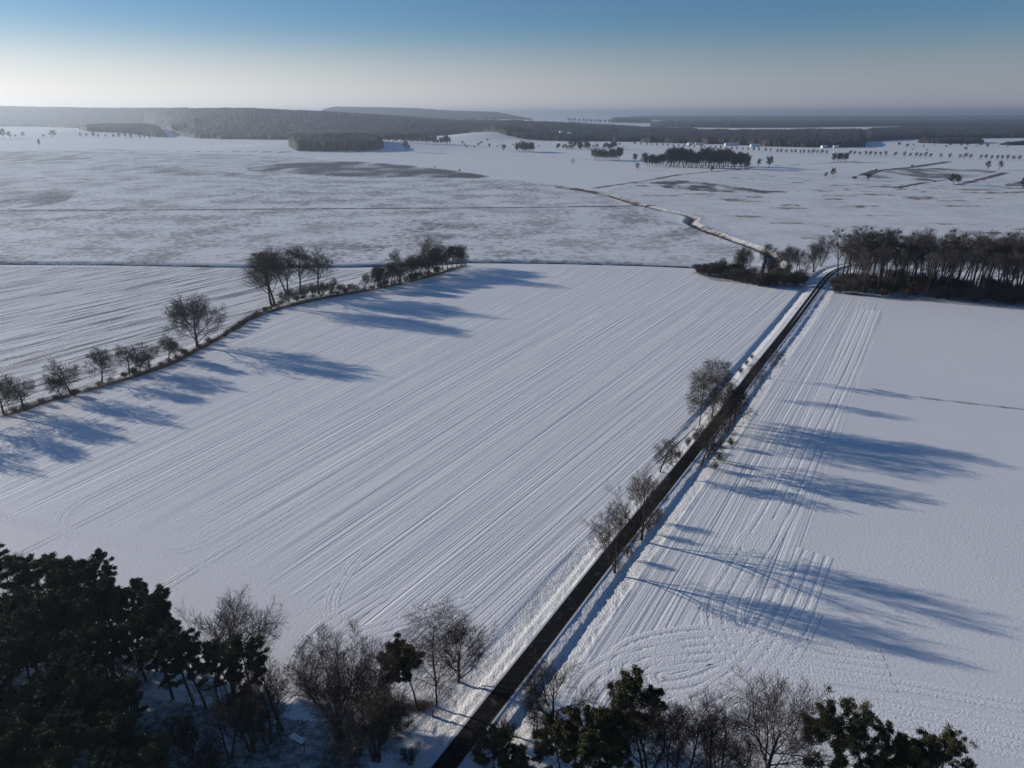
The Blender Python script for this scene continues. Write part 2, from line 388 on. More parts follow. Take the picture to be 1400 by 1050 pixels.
    cov[:, 0] = np.maximum(cov[:, 0], (.2 + .75 * noise2(al / 7, al * 0, 5)) * np.exp(-(dd / (1.3 + 1.3 * noise2(al / 5, al * 0, 9))) ** 4) * (Y < 480) * (Y > 150))
    cov[:, 2] *= 1 - np.exp(-(dd / 3.0) ** 4)
    def line(px, wd, amt, ch=0, pts=None):
        P = pts or GP(px); x0, x1 = min(p[0] for p in P) - 30, max(p[0] for p in P) + 30; y0, y1 = min(p[1] for p in P) - 30, max(p[1] for p in P) + 30
        m = np.where((X > x0) & (X < x1) & (Y > y0) & (Y < y1))[0]
        d_, a_ = pdist(X[m], Y[m], P)
        k = amt * np.exp(-(np.abs(d_) / wd) ** 4) * (.55 + .9 * noise2(a_ / 9, a_ * 0 + wd, 2))
        cov[m, ch] = np.maximum(cov[m, ch], k)
    line(None, 4.6, .62, 0, DITCH_A)
    line([(-100, 288), (200, 287), (500, 285), (700, 284), (893, 281)], 4.2, .75)
    line(None, 3.0, .42, 0, STREAM); line(None, 6.0, .36, 1, STREAM)
    line(None, 6.0, .5, 0, BROOK)
    line([(760, 254), (785, 258), (812, 264), (836, 268), (870, 278)], 7, .55, 1)
    line([(785, 258), (812, 263)], 7, .7, 0)
    line([(132, 204), (170, 206), (300, 209), (400, 210)], 9, .55); line([(1040, 240), (1120, 249), (1225, 256), (1300, 245), (1400, 258)], 6, .34)
    line([(1060, 227), (1150, 222), (1170, 221)], 8, .4); line([(1180, 240), (1200, 233), (1245, 229), (1296, 221)], 11, .6)
    line([(1310, 253), (1350, 243), (1375, 236)], 8, .5)
    line([(700, 212), (780, 216), (830, 220), (1000, 232), (1060, 240)], 7, .32)
    line([(600, 205), (660, 212), (800, 232), (880, 240)], 6, .22)
    line([(1000, 243), (1150, 254), (1225, 257)], 5, .4); line([(1225, 257), (1262, 250)], 6, .6)
    line([(1010, 300), (1200, 318)], 2, .12, 1)
    line([(595, 286), (606, 298), (612, 304)], .01, .0)
    # the track verge line in the right field
    line([(1192, 532), (1240, 541), (1310, 550), (1400, 560), (1520, 578)], .9, .22)
    # shoulders of the road: grass tips in trodden snow
    near = (np.abs(d) < 12) & (Y < 480)
    rel[near, 1] = np.interp(d[near], [-9.5, -8, -3, -2.4, 2.4, 3, 7.6, 9], [0, .8, 1, .3, .3, 1, 1, 0])
    cov[near, 0] = np.maximum(cov[near, 0], np.interp(d[near], [-8, -7, -3.2, -2.1, 2.1, 2.9, 4, 6, 7.5], [0, .08, .04, .22, .25, .10, .14, .10, 0]))
    # tree litter under the wood edge at the left and the front; the left patch also paints in tree shade
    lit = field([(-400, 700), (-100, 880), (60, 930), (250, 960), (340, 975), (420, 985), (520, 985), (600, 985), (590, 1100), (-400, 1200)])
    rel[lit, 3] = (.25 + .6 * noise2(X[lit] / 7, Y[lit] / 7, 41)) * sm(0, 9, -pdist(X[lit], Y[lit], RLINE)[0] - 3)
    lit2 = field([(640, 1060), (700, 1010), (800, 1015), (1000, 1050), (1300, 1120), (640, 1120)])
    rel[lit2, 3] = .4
    blot([(500, 975), (545, 962), (580, 958), (590, 966), (560, 980), (520, 985)], .5, 1, ns=3)
    # copse floors
    cop = field([(948, 372), (975, 384), (1040, 390), (1098, 396), (1104, 384), (1060, 366), (1000, 360)]) | field([(1140, 402), (1400, 424), (1500, 432), (1500, 392), (1400, 388), (1150, 374)])
    rel[cop, 3] = .55
    for nm, arr in (('cover', cov), ('relief', rel)):
        a_ = me.color_attributes.new(nm, 'FLOAT_COLOR', 'POINT'); a_.data.foreach_set('color', np.ascontiguousarray(arr).ravel())
    me.color_attributes.active_color_index = 0
    obj('ground', me, kind='structure')
HEDGE = [(-120, 612), (0, 571), (60, 550), (120, 534), (180, 516), (240, 494), (300, 462), (340, 437), (385, 421), (450, 406), (520, 394), (580, 380), (637, 363)]
build_ground()

def build_road():
    P = RS; T = np.gradient(P, axis=0); T /= np.linalg.norm(T, axis=1)[:, None]; N = np.stack([T[:, 1], -T[:, 0]], 1)
    S = np.array([-2.25, -1.5, -.7, 0, .7, 1.5, 2.25]); V = []; ac = []
    for k, p in enumerate(P):
        for s_ in S:
            V.append((p[0] + N[k, 0] * s_, p[1] + N[k, 1] * s_, .56 - .012 * abs(s_))); ac.append(s_)
    n = len(S); i = np.arange(len(P) - 1)[:, None] * n; j = np.arange(n - 1)[None]
    Fa = np.stack([i + j, i + j + 1, i + n + j + 1, i + n + j], -1).reshape(-1, 4)
    me = mesh('road', V, Fa, M['road']); a = me.attributes.new('across', 'FLOAT', 'POINT'); a.data.foreach_set('value', np.array(ac, np.float32))
    obj('road', me, kind='structure')
build_road()
# ------------------------------------------------------------------ wheel tracks pressed into the snow
def build_tracks():
    VV = []; FF = []; off = [0]; zo = [0.0]; rs = np.random.RandomState(3)
    def rut(P, w=.42, h=.05, lug=False):
        T = np.gradient(P, axis=0); T /= np.linalg.norm(T, axis=1)[:, None]; N = np.stack([T[:, 1], -T[:, 0]], 1)
        lat = np.array([-1.7, -.9, -.45, .45, .9, 1.7]) * w; n = len(P)
        hs = np.zeros((n, 6)); k = h * .72 * (.65 + .5 * rs.rand(n)); fade = np.minimum(1, np.minimum(np.arange(n), np.arange(n)[::-1]) / 8.0)
        if lug: k = k * (.55 + .75 * (np.arange(n) % 3 == 0))
        hs[:, 1] = hs[:, 4] = k * fade; hs[:, 2] = hs[:, 3] = .012 * fade
        V = np.zeros((n, 6, 3)); V[:, :, :2] = P[:, None, :] + N[:, None, :] * lat[None, :, None]; zo[0] += .0009; V[:, :, 2] = hs + .006 + zo[0]
        V[:, 0, 2] = V[:, 5, 2] = .004
        i = np.arange(n - 1)[:, None] * 6; j = np.arange(5)[None]
        VV.append(V.reshape(-1, 3)); FF.append(np.stack([i + j, i + j + 1, i + j + 7, i + j + 6], -1).reshape(-1, 4) + off[0]); off[0] += n * 6
    def offs(P, d):
        T = np.gradient(P, axis=0); T /= np.linalg.norm(T, axis=1)[:, None]; return P + np.stack([T[:, 1], -T[:, 0]], 1) * d
    def pair(pts, ds=(0,), px=True, h=.055, lug=False, gauge=1.9):
        P = spline(GP(pts) if px else pts, .28)
        for d in ds:
            for s_ in (-gauge / 2, gauge / 2): rut(offs(P, d + s_), h=h, lug=lug)
    def rowline(px, L, back=0.0):
        x, y = G(*px); dx, dy = x + 508, y + 606; n = math.hypot(dx, dy); dx /= n; dy /= n
        return [(x + dx * t, y + dy * t) for t in np.linspace(-back, L, 12)]
    a = rowline((500, 754), 250); pair(GP([(453, 897), (457, 861), (453, 836), (461, 804)]) + a[:], px=False)
    a = rowline((357, 697), 230); pair(GP([(-20, 703), (36, 715), (86, 726), (136, 737), (200, 751), (229, 754), (271, 745), (310, 724)]) + a, px=False)
    pair([(200, 752), (286, 777), (357, 804), (446, 843), (520, 876)], h=.035)
    a = rowline((150, 664), 200); pair(GP([(100, 738), (84, 715), (89, 702), (108, 686)]) + a, px=False)
    pair([(214, 825), (232, 826), (243, 832), (244, 844), (232, 856)], h=.05, gauge=1.2)
    for px_, L, bk in (((640, 760), 190, 60), ((720, 800), 170, 20), ((560, 600), 210, 100), ((420, 560), 210, 110), ((880, 520), 70, 30), ((600, 470), 90, 60), ((940, 460), 60, 30)):
        pair(rowline(px_, L, bk), px=False, h=.075)
    pair([(400, 935), (405, 905), (420, 878), (445, 853), (480, 830), (520, 805)], (0, 2.6), h=.05)
    pair([(470, 880), (500, 862), (560, 842), (640, 815)], (0, 2.5), h=.035)
    # beside the road on the right
    pair([(1176, 424), (1150, 482), (1114, 560), (1075, 645), (1035, 715), (1017, 737), (1013, 750), (1024, 758), (1040, 752), (1062, 712)], h=.07)
    pair([(1200, 425), (1170, 500), (1128, 590), (1085, 690), (1030, 790), (1010, 830), (1010, 860), (1027, 893), (1062, 920), (1120, 943), (1200, 958), (1300, 975), (1420, 1000)], (0, 2.9, 5.8), h=.045)
    pair([(1100, 830), (1060, 900), (1022, 936), (965, 962), (905, 968), (868, 950), (852, 920), (868, 893), (915, 878), (985, 872), (1060, 880), (1120, 893), (1210, 905)], (0, 2.1, 4.2, 6.4, -2.4), h=.045)
    pair([(1130, 760), (1090, 860), (1040, 930), (985, 975), (930, 1000)], (0, 2.4, 5.0), h=.04)
    pair([(770, 990), (780, 950), (810, 915), (860, 892), (930, 880)], (0, 2.6, 5.0), h=.038)
    pair([(1032, 931), (1130, 947), (1240, 980), (1330, 1000), (1430, 1020)], h=.07, lug=True)
    pair([(1060, 905), (1120, 920), (1200, 932), (1290, 947), (1420, 970)], h=.05, lug=True)
    V = np.vstack(VV); F_ = np.vstack(FF)
    obj('wheel_tracks', mesh('wheel_tracks', V, F_, M['snow'], False), kind='structure')
build_tracks()
# ------------------------------------------------------------------ tree builder
def grow(seed, H, trunk_h, trunk_r, kids, lens, angs, up, wig, tmin, twig_r, stems=1, lean=0.0, spread=.2, taper=.75, env=None):
    """one bare tree as rows (p0, p1, r0, r1, level)"""
    rng = random.Random(seed); S = []
    def vr(): return np.array([rng.gauss(0, 1), rng.gauss(0, 1), rng.gauss(0, 1)])
    def branch(p, d, L, r, lv):
        n = (9, 6, 4, 2, 2)[min(lv, 4)]
        pts = [p]; dirs = []; step = L / n
        for i in range(n):
            d = d + vr() * wig[lv] + np.array([0, 0, up[lv]]); d = d / np.linalg.norm(d); dirs.append(d); pts.append(pts[-1] + d * step)
        rend = max(r * (.28 if lv == 0 else .3), twig_r * .7)
        for i in range(n):
            S.append((*pts[i], *pts[i + 1], r + (rend - r) * (i / n) ** taper, r + (rend - r) * ((i + 1) / n) ** taper, lv))
        if lv + 1 >= len(lens): return
        nk = max(2, int(kids[lv] * rng.uniform(.8, 1.2) + .5)); t0 = tmin[lv]; az = rng.uniform(0, 6.28)
        for k in range(nk):
            t = t0 + (1 - t0) * (k + rng.uniform(.1, .9)) / nk; x = t * n; i = min(n - 1, int(x)); f = x - i
            q_ = pts[i] * (1 - f) + pts[i + 1] * f; dd = dirs[i]
            az += 2.4 + rng.uniform(-.5, .5)
            a_ = np.cross(dd, [0, 0, 1.0]);
            if np.linalg.norm(a_) < .05: a_ = np.cross(dd, [1.0, 0, 0])
            a_ /= np.linalg.norm(a_); b_ = np.cross(dd, a_); side = a_ * math.cos(az) + b_ * math.sin(az)
            an = R(rng.uniform(*angs[lv])); nd = dd * math.cos(an) + side * math.sin(an)
            e = env(t) if (env and lv == 0) else (1.15 - .55 * t)
            rr_ = (r + (rend - r) * t ** taper) * (.62 if lv == 0 else .7)
            branch(q_, nd, lens[lv + 1] * e * rng.uniform(.75, 1.25), max(twig_r, rr_ * (.55 + .45 * rng.random())), lv + 1)
    for s_ in range(stems):
        a = s_ * 6.283 / stems + rng.uniform(-.4, .4); ds = (0 if stems == 1 else spread * rng.uniform(.5, 1.2))
        d0 = np.array([math.cos(a) * ds + lean, math.sin(a) * ds, 1.0]); d0 /= np.linalg.norm(d0)
        off = np.array([math.cos(a), math.sin(a), 0]) * (0 if stems == 1 else trunk_r * 1.3)
        branch(off + np.array([0, 0, -.4]), d0, trunk_h * rng.uniform(.9, 1.05), trunk_r, 0)
    return np.array(S)
def tubes(S, sides):
    """prisms round the segments"""
    p0, p1, r0, r1 = S[:, 0:3], S[:, 3:6], S[:, 6], S[:, 7]
    d = p1 - p0; L = np.linalg.norm(d, axis=1)[:, None]; d = d / np.maximum(L, 1e-6); p1 = p1 + d * np.minimum(r1[:, None] * .5, L * .1)
    ref = np.where(np.abs(d[:, 2:3]) < .9, np.array([[0, 0, 1.0]]), np.array([[1.0, 0, 0]]))
    a = np.cross(d, ref); a /= np.linalg.norm(a, axis=1)[:, None]; b = np.cross(d, a)
    V = []
    for p, r in ((p0, r0), (p1, r1)):
        for k in range(sides):
            t = 6.28318 * k / sides; V.append(p + (a * math.cos(t) + b * math.sin(t)) * r[:, None])
    V = np.stack(V, 1).reshape(-1, 3); n = len(S); base = np.arange(n)[:, None] * 2 * sides; k = np.arange(sides)[None]
    Fa = np.stack([base + k, base + (k + 1) % sides, base + sides + (k + 1) % sides, base + sides + k], -1).reshape(-1, 4)
    return V, Fa
def join(parts):
    V = []; Fa = []; o = 0
    for v, f in parts: V.append(v); Fa.append(f + o); o += len(v)
    return np.vstack(V), np.vstack(Fa)
def bare_meshes(S, mt='bark', mb='twig', H=None):
    """trunk mesh and crown-of-branches mesh; scaled so that the tree is exactly H tall"""
    if H:
        top = np.percentile(S[:, 5], 99.7); k = H / top; S = S.copy(); S[:, :8] *= k
    t = S[S[:, 8] == 0]; b1 = S[S[:, 8] == 1]; b2 = S[S[:, 8] >= 2]
    tv = tubes(t, 8); parts = [tubes(b1, 5)]
    if len(b2): parts.append(tubes(b2, 3))
    return [('trunk', mesh('trunk', *tv, M[mt], True)), ('branches', mesh('branches', *join(parts), M[mb], True))]
def tufts(centres, rad, per, size, seed, flat=.55):
    """leaf-sized faces spread through clumps"""
    rs = np.random.RandomState(seed); c = np.repeat(centres, per, 0); rr = np.repeat(rad, per)
    n = len(c); g = rs.normal(size=(n, 3)); g /= np.linalg.norm(g, axis=1)[:, None]; g *= (rs.rand(n, 1) ** .6) * (1 + .35 * (rs.rand(n, 1) < .3))
    p = c + g * rr[:, None] * np.array([1, 1, flat])
    u = rs.normal(size=(n, 3)) + g * 1.2 + np.array([0, 0, .5]); u /= np.linalg.norm(u, axis=1)[:, None]
    v = np.cross(u, rs.normal(size=(n, 3))); v /= np.linalg.norm(v, axis=1)[:, None]
    s_ = size * (.6 + .8 * rs.rand(n, 1))
    V = np.stack([p - v * s_ * .24, p + u * s_ * 1.1 - v * s_ * .14, p + u * s_ * 1.25 + v * s_ * .14, p + v * s_ * .24], 1).reshape(-1, 3)
    return V, np.arange(n * 4).reshape(-1, 4)
def pine_meshes(seed, H, crown_lo=.55, width=3.4, mat='needles', lean=0.0, clumps=1.0, per=85):
    rng = random.Random(seed)
    S = grow(seed, H, H * .97, H * .014 + .06, [int(26 * clumps), 4], [0, width, width * .42], [(55, 95), (25, 60)], [.015, .06, .1], [.07, .12, .1], [crown_lo, .3], .035, lean=lean,
             env=lambda t: (.55 + .75 * math.sin(min(1, max(0, (t - crown_lo) / (1 - crown_lo))) * 2.3 + .75)))
    top = S[:, 5].max(); S[:, :8] *= H / top
    cs = []; rd = []
    b = S[S[:, 8] >= 1]
    ends = b[:, 3:6]
    for e, lv in zip(ends, b[:, 8]):
        ax = S[S[:, 8] == 0]; i = np.argmin(np.abs(ax[:, 2] - e[2])); rad_ = np.hypot(e[0] - ax[i, 0], e[1] - ax[i, 1])
        if rad_ > width * .28 and rng.random() < (.5 if lv == 1 else .62): cs.append(e + np.array([0, 0, .15])); rd.append(rng.uniform(.28, .68) * width / 3.4)
    tp = S[S[:, 8] == 0][-1, 3:6]
    for _ in range(7): cs.append(tp + np.array([rng.uniform(-.9, .9), rng.uniform(-.9, .9), rng.uniform(-1.6, .1)])); rd.append(rng.uniform(.5, .8))
    cs = np.array(cs); rd = np.array(rd)
    fv = tufts(cs, rd, int(per * 1.35), .23, seed, .5)
    t = S[S[:, 8] == 0]; b = S[S[:, 8] >= 1]
    return [('trunk', mesh('trunk', *tubes(t, 8), M['pinebark'], True)), ('branches', mesh('branches', *tubes(b, 4), M['pinebark'])), ('foliage', mesh('foliage', *fv, M[mat]))]
def mistle_mesh(S, n, seed, r=.55):
    rs = np.random.RandomState(seed); b = S[(S[:, 8] >= 1)]; zt = b[:, 5].max(); b = b[b[:, 5] > zt * .55]
    c = b[rs.choice(len(b), n), 3:6]; out = []
    for k in c:
        out.append((mesh('mistletoe', *tufts(np.array([k]), np.array([r * rs.uniform(.7, 1.3)]), 150, .28, int(rs.randint(1e6)), 1.0), M['mistle'])))
    return out

def P_broad(seed, H, mb='twig', dense=1.0, tw=.022):
    S = grow(seed, H, H * .60, H * .024, [int(16 * dense), 9, 7, 5], [0, H * .50, H * .23, H * .11, H * .055], [(30, 68), (25, 50), (22, 48), (20, 45)], [.03, .07, .06, .05, .03], [.05, .10, .12, .12, .12], [.10, .2, .15, .1], tw)
    return S
def P_tall(seed, H, tw=.024, stems=1, dense=1.0):
    return grow(seed, H, H * .72, H * .017, [int(12 * dense), 8, 6, 4], [0, H * .34, H * .15, H * .085, H * .045], [(22, 48), (22, 48), (22, 50), (20, 45)], [.03, .06, .05, .04, .03], [.07, .10, .12, .13, .12], [.3, .2, .15, .1], tw, stems=stems, spread=.24)
def P_line(seed, H, tw=.024, stems=1):
    return grow(seed, H, H * .86, H * .0175, [10, 7, 6, 4], [0, H * .30, H * .15, H * .085, H * .045], [(16, 42), (22, 45), (22, 48), (20, 45)], [.02, .08, .06, .04, .03], [.05, .09, .12, .12, .12], [.42, .2, .15, .1], tw, stems=stems, spread=.2)
def P_birch(seed, H, tw=.018):
    return grow(seed, H, H * .95, H * .011, [26, 8, 6, 3], [0, H * .26, H * .13, H * .11, H * .05], [(35, 65), (25, 55), (25, 60), (20, 50)], [.03, .04, -.04, -.28, -.3], [.04, .09, .10, .08, .05], [.22, .25, .2, .2], tw,
                env=lambda t: .35 + 1.0 * math.sin(min(1, (t - .15) / .85 + .12) * 2.6))
def P_shrub(seed, H, stems=6, tw=.02):
    return grow(seed, H, H * .75, H * .014, [6, 5, 5], [0, H * .42, H * .24, H * .13], [(18, 42), (22, 48), (20, 50)], [.06, .08, .06, .04], [.08, .12, .13, .12], [.12, .15, .1], tw, stems=stems, spread=.42)
def P_bushytree(seed, H, tw=.03):
    return grow(seed, H, H * .72, H * .020, [15, 8, 6, 3], [0, H * .30, H * .16, H * .09, H * .05], [(35, 75), (30, 60), (25, 60), (20, 50)], [.04, .05, .03, .02, .0], [.06, .12, .14, .14, .12], [.26, .2, .15, .1], tw)
def P_far(seed, H, tw=.09, stems=1):
    return grow(seed, H, H * .72, H * .022, [14, 7, 5], [0, H * .33, H * .17, H * .09], [(28, 62), (25, 55), (22, 50)], [.04, .06, .04, .03], [.06, .10, .12, .12], [.24, .2, .15], tw, stems=stems)
def P_pollard(seed, H, tw=.017):
    S = grow(seed, H, H * .90, H * .010, [12, 8, 6, 3], [0, H * .36, H * .17, H * .09, H * .05], [(14, 36), (20, 42), (20, 45), (20, 45)], [.05, .07, .06, .03, .02], [.05, .09, .12, .12, .1], [.30, .2, .1, .1], tw, stems=9, spread=.60)
    S[:, 2] += 2.6; S[:, 5] += 2.6
    low = S[(S[:, 8] == 0)]
    bole = np.array([[0, 0, -.4, .05, 0, 1.4, .75, .62, 0], [.05, 0, 1.3, 0, .1, 2.5, .62, .85, 0], [0, .1, 2.4, .1, .1, 3.4, .85, .7, 0]])
    for a in range(3): pass
    return np.vstack([bole, S])

PROTO = {}
def proto(key, maker):
    if key not in PROTO: PROTO[key] = maker()
    return PROTO[key]
def bare(key, fn, seed, H, mt='bark', mb='twig', mist=0, **kw):
    def mk():
        S = fn(seed, H, **kw); k = H / np.percentile(S[:, 5], 99.7); S[:, :8] *= k
        ms = bare_meshes(S, mt, mb)
        if mist: ms += [('mistletoe', m) for m in mistle_mesh(S, mist, seed)]
        return ms, H
    return proto(key, mk)
def plant(name, label, cat, P_, x, y, h, rz=None, group=None, wide=1.0, z=None, tilt=None):
    ms, H = P_
    s = h / H; rz = random.uniform(0, 6.28) if rz is None else rz
    t = thing(name, label, cat, (x, y, (hz(x, y) if z is None else z)), rz, (s * wide, s * wide, s), group)
    if tilt: t.rotation_euler = (tilt[0], tilt[1], rz)
    for nm, me in ms: obj(nm, me, t)
    return t
# ------------------------------------------------------------------ the trees one can tell apart
random.seed(11)
ORD = ['first', 'second', 'third', 'fourth', 'fifth', 'sixth', 'seventh', 'eighth', 'ninth', 'tenth', 'eleventh', 'twelfth', 'thirteenth', 'fourteenth', 'fifteenth', 'sixteenth', 'seventeenth', 'eighteenth', 'nineteenth', 'twentieth']
OAK = bare('oak', P_broad, 21, 22); LINE = [bare('line%d' % i, P_line, 45 + i, 30, mt='bark', mb='palebark', mist=m, stems=st, tw=.027) for i, (m, st) in enumerate([(0, 1), (3, 1), (8, 2), (0, 2)])]
HT = [bare('ht%d' % i, P_tall, 40 + i, 30, mist=m, stems=st, tw=.036, dense=1.25) for i, (m, st) in enumerate([(0, 1), (5, 1), (9, 2), (0, 2)])]
OAKD = bare('oakd', P_broad, 21, 22, dense=1.25, tw=.034); BIRD = [bare('birchd%d' % i, P_birch, 70 + i, 20, tw=.03) for i in range(2)]
OAK2 = bare('oak2', P_broad, 34, 20, dense=1.1)
TALL = [bare('tall%d' % i, P_tall, 40 + i, 30, mist=m, stems=st, tw=.03) for i, (m, st) in enumerate([(0, 1), (5, 1), (9, 2), (0, 2)])]
NEAR = [bare('near%d' % i, P_tall, 60 + i, 18, stems=st, tw=.017) for i, st in enumerate([1, 2, 3])]
BIRCH = [bare('birch%d' % i, P_birch, 70 + i, 20) for i in range(2)]
BUSHY = [bare('bushy%d' % i, P_bushytree, 80 + i, 12, tw=.023) for i in range(3)]
SHRUB = [bare('shrub%d' % i, P_shrub, 90 + i, 5, tw=.022) for i in range(3)]
THICK = [bare('thick%d' % i, P_shrub, 95 + i, 6, mt='bark', mb='palebark', tw=.042, stems=9) for i in range(2)]
POLL = bare('pollard', P_pollard, 99, 18)
PINE = [proto('pine%d' % i, lambda i=i: (pine_meshes(110 + i, 18, [.5, .58, .45, .62][i], [3.3, 2.9, 3.6, 2.7][i], 'needles', [0, .04, 0, .03][i]), 18)) for i in range(4)]
PINEW = [proto('pinew%d' % i, lambda i=i: (pine_meshes(120 + i, 16, [.34, .42][i], [4.6, 4.0][i], 'needles2', 0, 1.1, 90), 16)) for i in range(2)]

def at_base(x, y): return G(x, y)
# --- beside the road
for i, (x, y, h, P_, nm, lab) in enumerate([
    (840, 785, 17.6, OAK2, 'roadside_tree', 'tall bare tree on the right verge, nearest the viewer, casting a long shadow'),
    (877, 740, 18.8, OAK, 'roadside_tree', 'tall bare tree on the right verge just behind the nearest one'),
    (902, 647, 12.0, BUSHY[0], 'roadside_tree', 'small round-crowned bare tree alone on the left verge of the road'),
    (956, 583, 19.5, BIRD[0], 'birch_tree', 'drooping bare birch on the left verge, left one of the pair'),
    (973, 571, 21.0, BIRD[1], 'birch_tree', 'drooping bare birch on the left verge, right one of the pair'),
    (959, 637, 13.5, BUSHY[1], 'roadside_tree', 'bare tree on the right verge opposite the birch pair, lowest on its slope'),
    (967, 626, 15.0, NEAR[0], 'roadside_tree', 'bare tree on the right verge close behind the lowest one opposite the birches'),
    (985, 603, 15.5, BIRCH[0], 'birch_tree', 'thin bare birch on the right verge between the road and the field tracks'),
    (993, 592, 14.0, NEAR[1], 'roadside_tree', 'bare tree on the right verge just beyond the thin birch'),
    (1003, 582, 14.0, BUSHY[2], 'roadside_tree', 'bare tree on the right verge, third beyond the birch pair shade'),
    (1031, 541, 13.5, BIRCH[1], 'birch_tree', 'lone small birch on the right verge halfway to the far wood'),
    (1052, 518, 12.5, NEAR[0], 'roadside_tree', 'farthest lone slim tree on the right verge of the road')]):
    X_, Y_ = at_base(x, y)
    plant(nm, lab, 'tree', P_, X_, Y_, h, rz=[2.2, .7, 1, 3, .4, 2, 5, 1.2, .2, 4, 2.7, 5.5][i], wide=[.8, .85, 1.1, 1.15, 1.15, 1.1, 1.2, 1, 1.2, 1.1, 1, 1][i])
for i, (x, y, h, lab) in enumerate([
    (928, 628, 2.6, 'low bare bush on the left verge below the birches'), (940, 612, 3.2, 'bare bush on the left verge at the foot of the left birch'),
    (950, 604, 3, 'bare bush beside the road between the birch pair and the asphalt'), (1012, 512, 3.0, 'small bush on the snowy left bank beyond the birches'),
    (1020, 500, 2.6, 'small bush on the left bank, farther of the two beyond the birches'), (1028, 492, 2.4, 'last small bush on the left bank before the open verge'),
    (983, 632, 3.2, 'bush on the right verge beside the crowded trees'), (977, 643, 2.8, 'bush on the right verge nearest below the crowded trees'),
    (1000, 612, 3.4, 'bush on the right verge behind the crowded trees'), (898, 713, 3.4, 'bush under the second tall tree on the right verge'),
    (886, 728, 3.0, 'bush touching the trunk of the second tall roadside tree'), (858, 764, 2.8, 'low bush between the two tall roadside trees')]):
    X_, Y_ = at_base(x, y); plant('bush', lab, 'bush', SHRUB[i % 3], X_, Y_, h, group='bushes on the road verges')
# --- hedge row along the left side of the field
hr = [(-95, 598, 11, 0), (-45, 583, 12, 2), (5, 567, 11, 1), (34, 560, 11, 0), (86, 546, 7, 2), (98, 540, 12, 0), (139, 524, 10.5, 2), (177, 513, 9.6, 1), (192, 509, 6.5, 0), (206, 505, 10, 0), (231, 493, 8.4, 1), (242, 489, 6, 2)]
for i, (x, y, h, k) in enumerate(hr):
    X_, Y_ = at_base(x, y)
    plant('hedgerow_tree', '%s small dark tree from the left in the hedge row beside the wide field' % ORD[i - 2] if i > 1 else 'hedge row tree just beyond the left margin, seen by its shadow on the field', 'tree', BUSHY[k], X_, Y_, h * 1.3, group='small trees in the left hedge row', wide=1.25)
for x, y, h, P_, rz, wd, lab in [(270, 474, 24, OAKD, .3, 1.15, 'large round bare tree standing alone in the left hedge row'),
    (374, 419, 30.5, HT[2], 1.2, 1.45, 'tall forked tree with mistletoe, leftmost of the four big hedge trees'),
    (393, 403, 28, HT[3], 2.0, 1.25, 'tall forked tree, second of the four big hedge trees'),
    (411, 403, 28.5, HT[0], .5, 1.4, 'tall straight tree, third of the four big hedge trees'),
    (436, 402, 29, HT[1], 4.0, 1.5, 'tall tree with mistletoe balls, rightmost of the four big hedge trees'),
    (455, 398, 9, BUSHY[0], 1, 1, 'small round tree at the right foot of the four big hedge trees'),
    (479, 403, 7, BUSHY[1], 2, 1, 'low round bush-like tree between the big trees and the thin row'),
    (499, 397, 10, BUSHY[2], 3, 1, 'slim small tree standing first in the thin row of the hedge'),
    (540, 361, 13.5, BUSHY[0], 3, 1, 'round small tree alone behind the hedge at the far ditch'),
    (586, 375, 24, OAK2, 1.1, 1.0, 'tall broad tree rising above the right end of the hedge row')]:
    X_, Y_ = at_base(x, y); plant('field_tree', lab, 'tree', P_, X_, Y_, h, rz=rz, wide=wd)
for i, (x, y, h) in enumerate([(511, 395, 11), (517, 394, 12), (523, 393, 12), (529, 391, 11.5), (535, 389, 12), (541, 388, 10.5), (547, 387, 12), (553, 385, 11.5), (560, 383, 12.5)]):
    X_, Y_ = at_base(x, y); plant('hedgerow_tree', '%s slender tree of the thin row in the middle of the hedge' % ORD[i + 1], 'tree', BUSHY[i % 3], X_, Y_, h * 1.15, group='thin row in the middle of the hedge', wide=1.1)
for i, (x, y, h) in enumerate([(568, 380, 14), (574, 378, 15), (580, 377, 14), (594, 374, 16), (600, 372, 17), (606, 370, 16), (612, 369, 17), (618, 367, 16.5), (624, 366, 16), (630, 364, 15)]):
    X_, Y_ = at_base(x, y); plant('hedgerow_tree', '%s dark tree of the dense clump ending the hedge row' % ORD[i], 'tree', BUSHY[(i + 1) % 3], X_, Y_, h, group='dense clump at the end of the hedge')
hbp = GP([(388, 415), (400, 411), (415, 408), (428, 406), (440, 404), (452, 402), (465, 401)]) ; big_h = len(hbp)
for X_, Y_ in hbp:
    plant('bush', 'tangled brown bush between the trunks of the four big hedge trees', 'bush', SHRUB[random.randrange(3)], X_, Y_ + 2, random.uniform(5, 7.5), group='bushes between the big hedge trees', wide=1.5)
hbp = GP([(20, 566), (60, 552), (110, 538), (160, 520), (215, 502), (250, 487), (300, 464), (312, 456), (322, 452), (334, 444), (345, 436), (360, 428), (385, 418), (398, 413), (410, 410), (420, 408), (430, 407), (445, 405), (458, 403), (470, 402), (510, 396), (540, 389), (570, 382), (600, 373)])
hbp = [tuple(q_) for q_ in spline(hbp, 1.0)[::5]]
for i, (X_, Y_) in enumerate(hbp):
    plant('bush', 'low brown bush in the undergrowth of the left hedge', 'bush', (SHRUB + THICK)[i % 5], X_ + random.uniform(-1, 1), Y_ + random.uniform(-1, 1), random.uniform(1.6, 3.0) if X_ < -110 else random.uniform(2.0, 5.0), group='bushes under the hedge row', wide=random.uniform(1.3, 2.0))
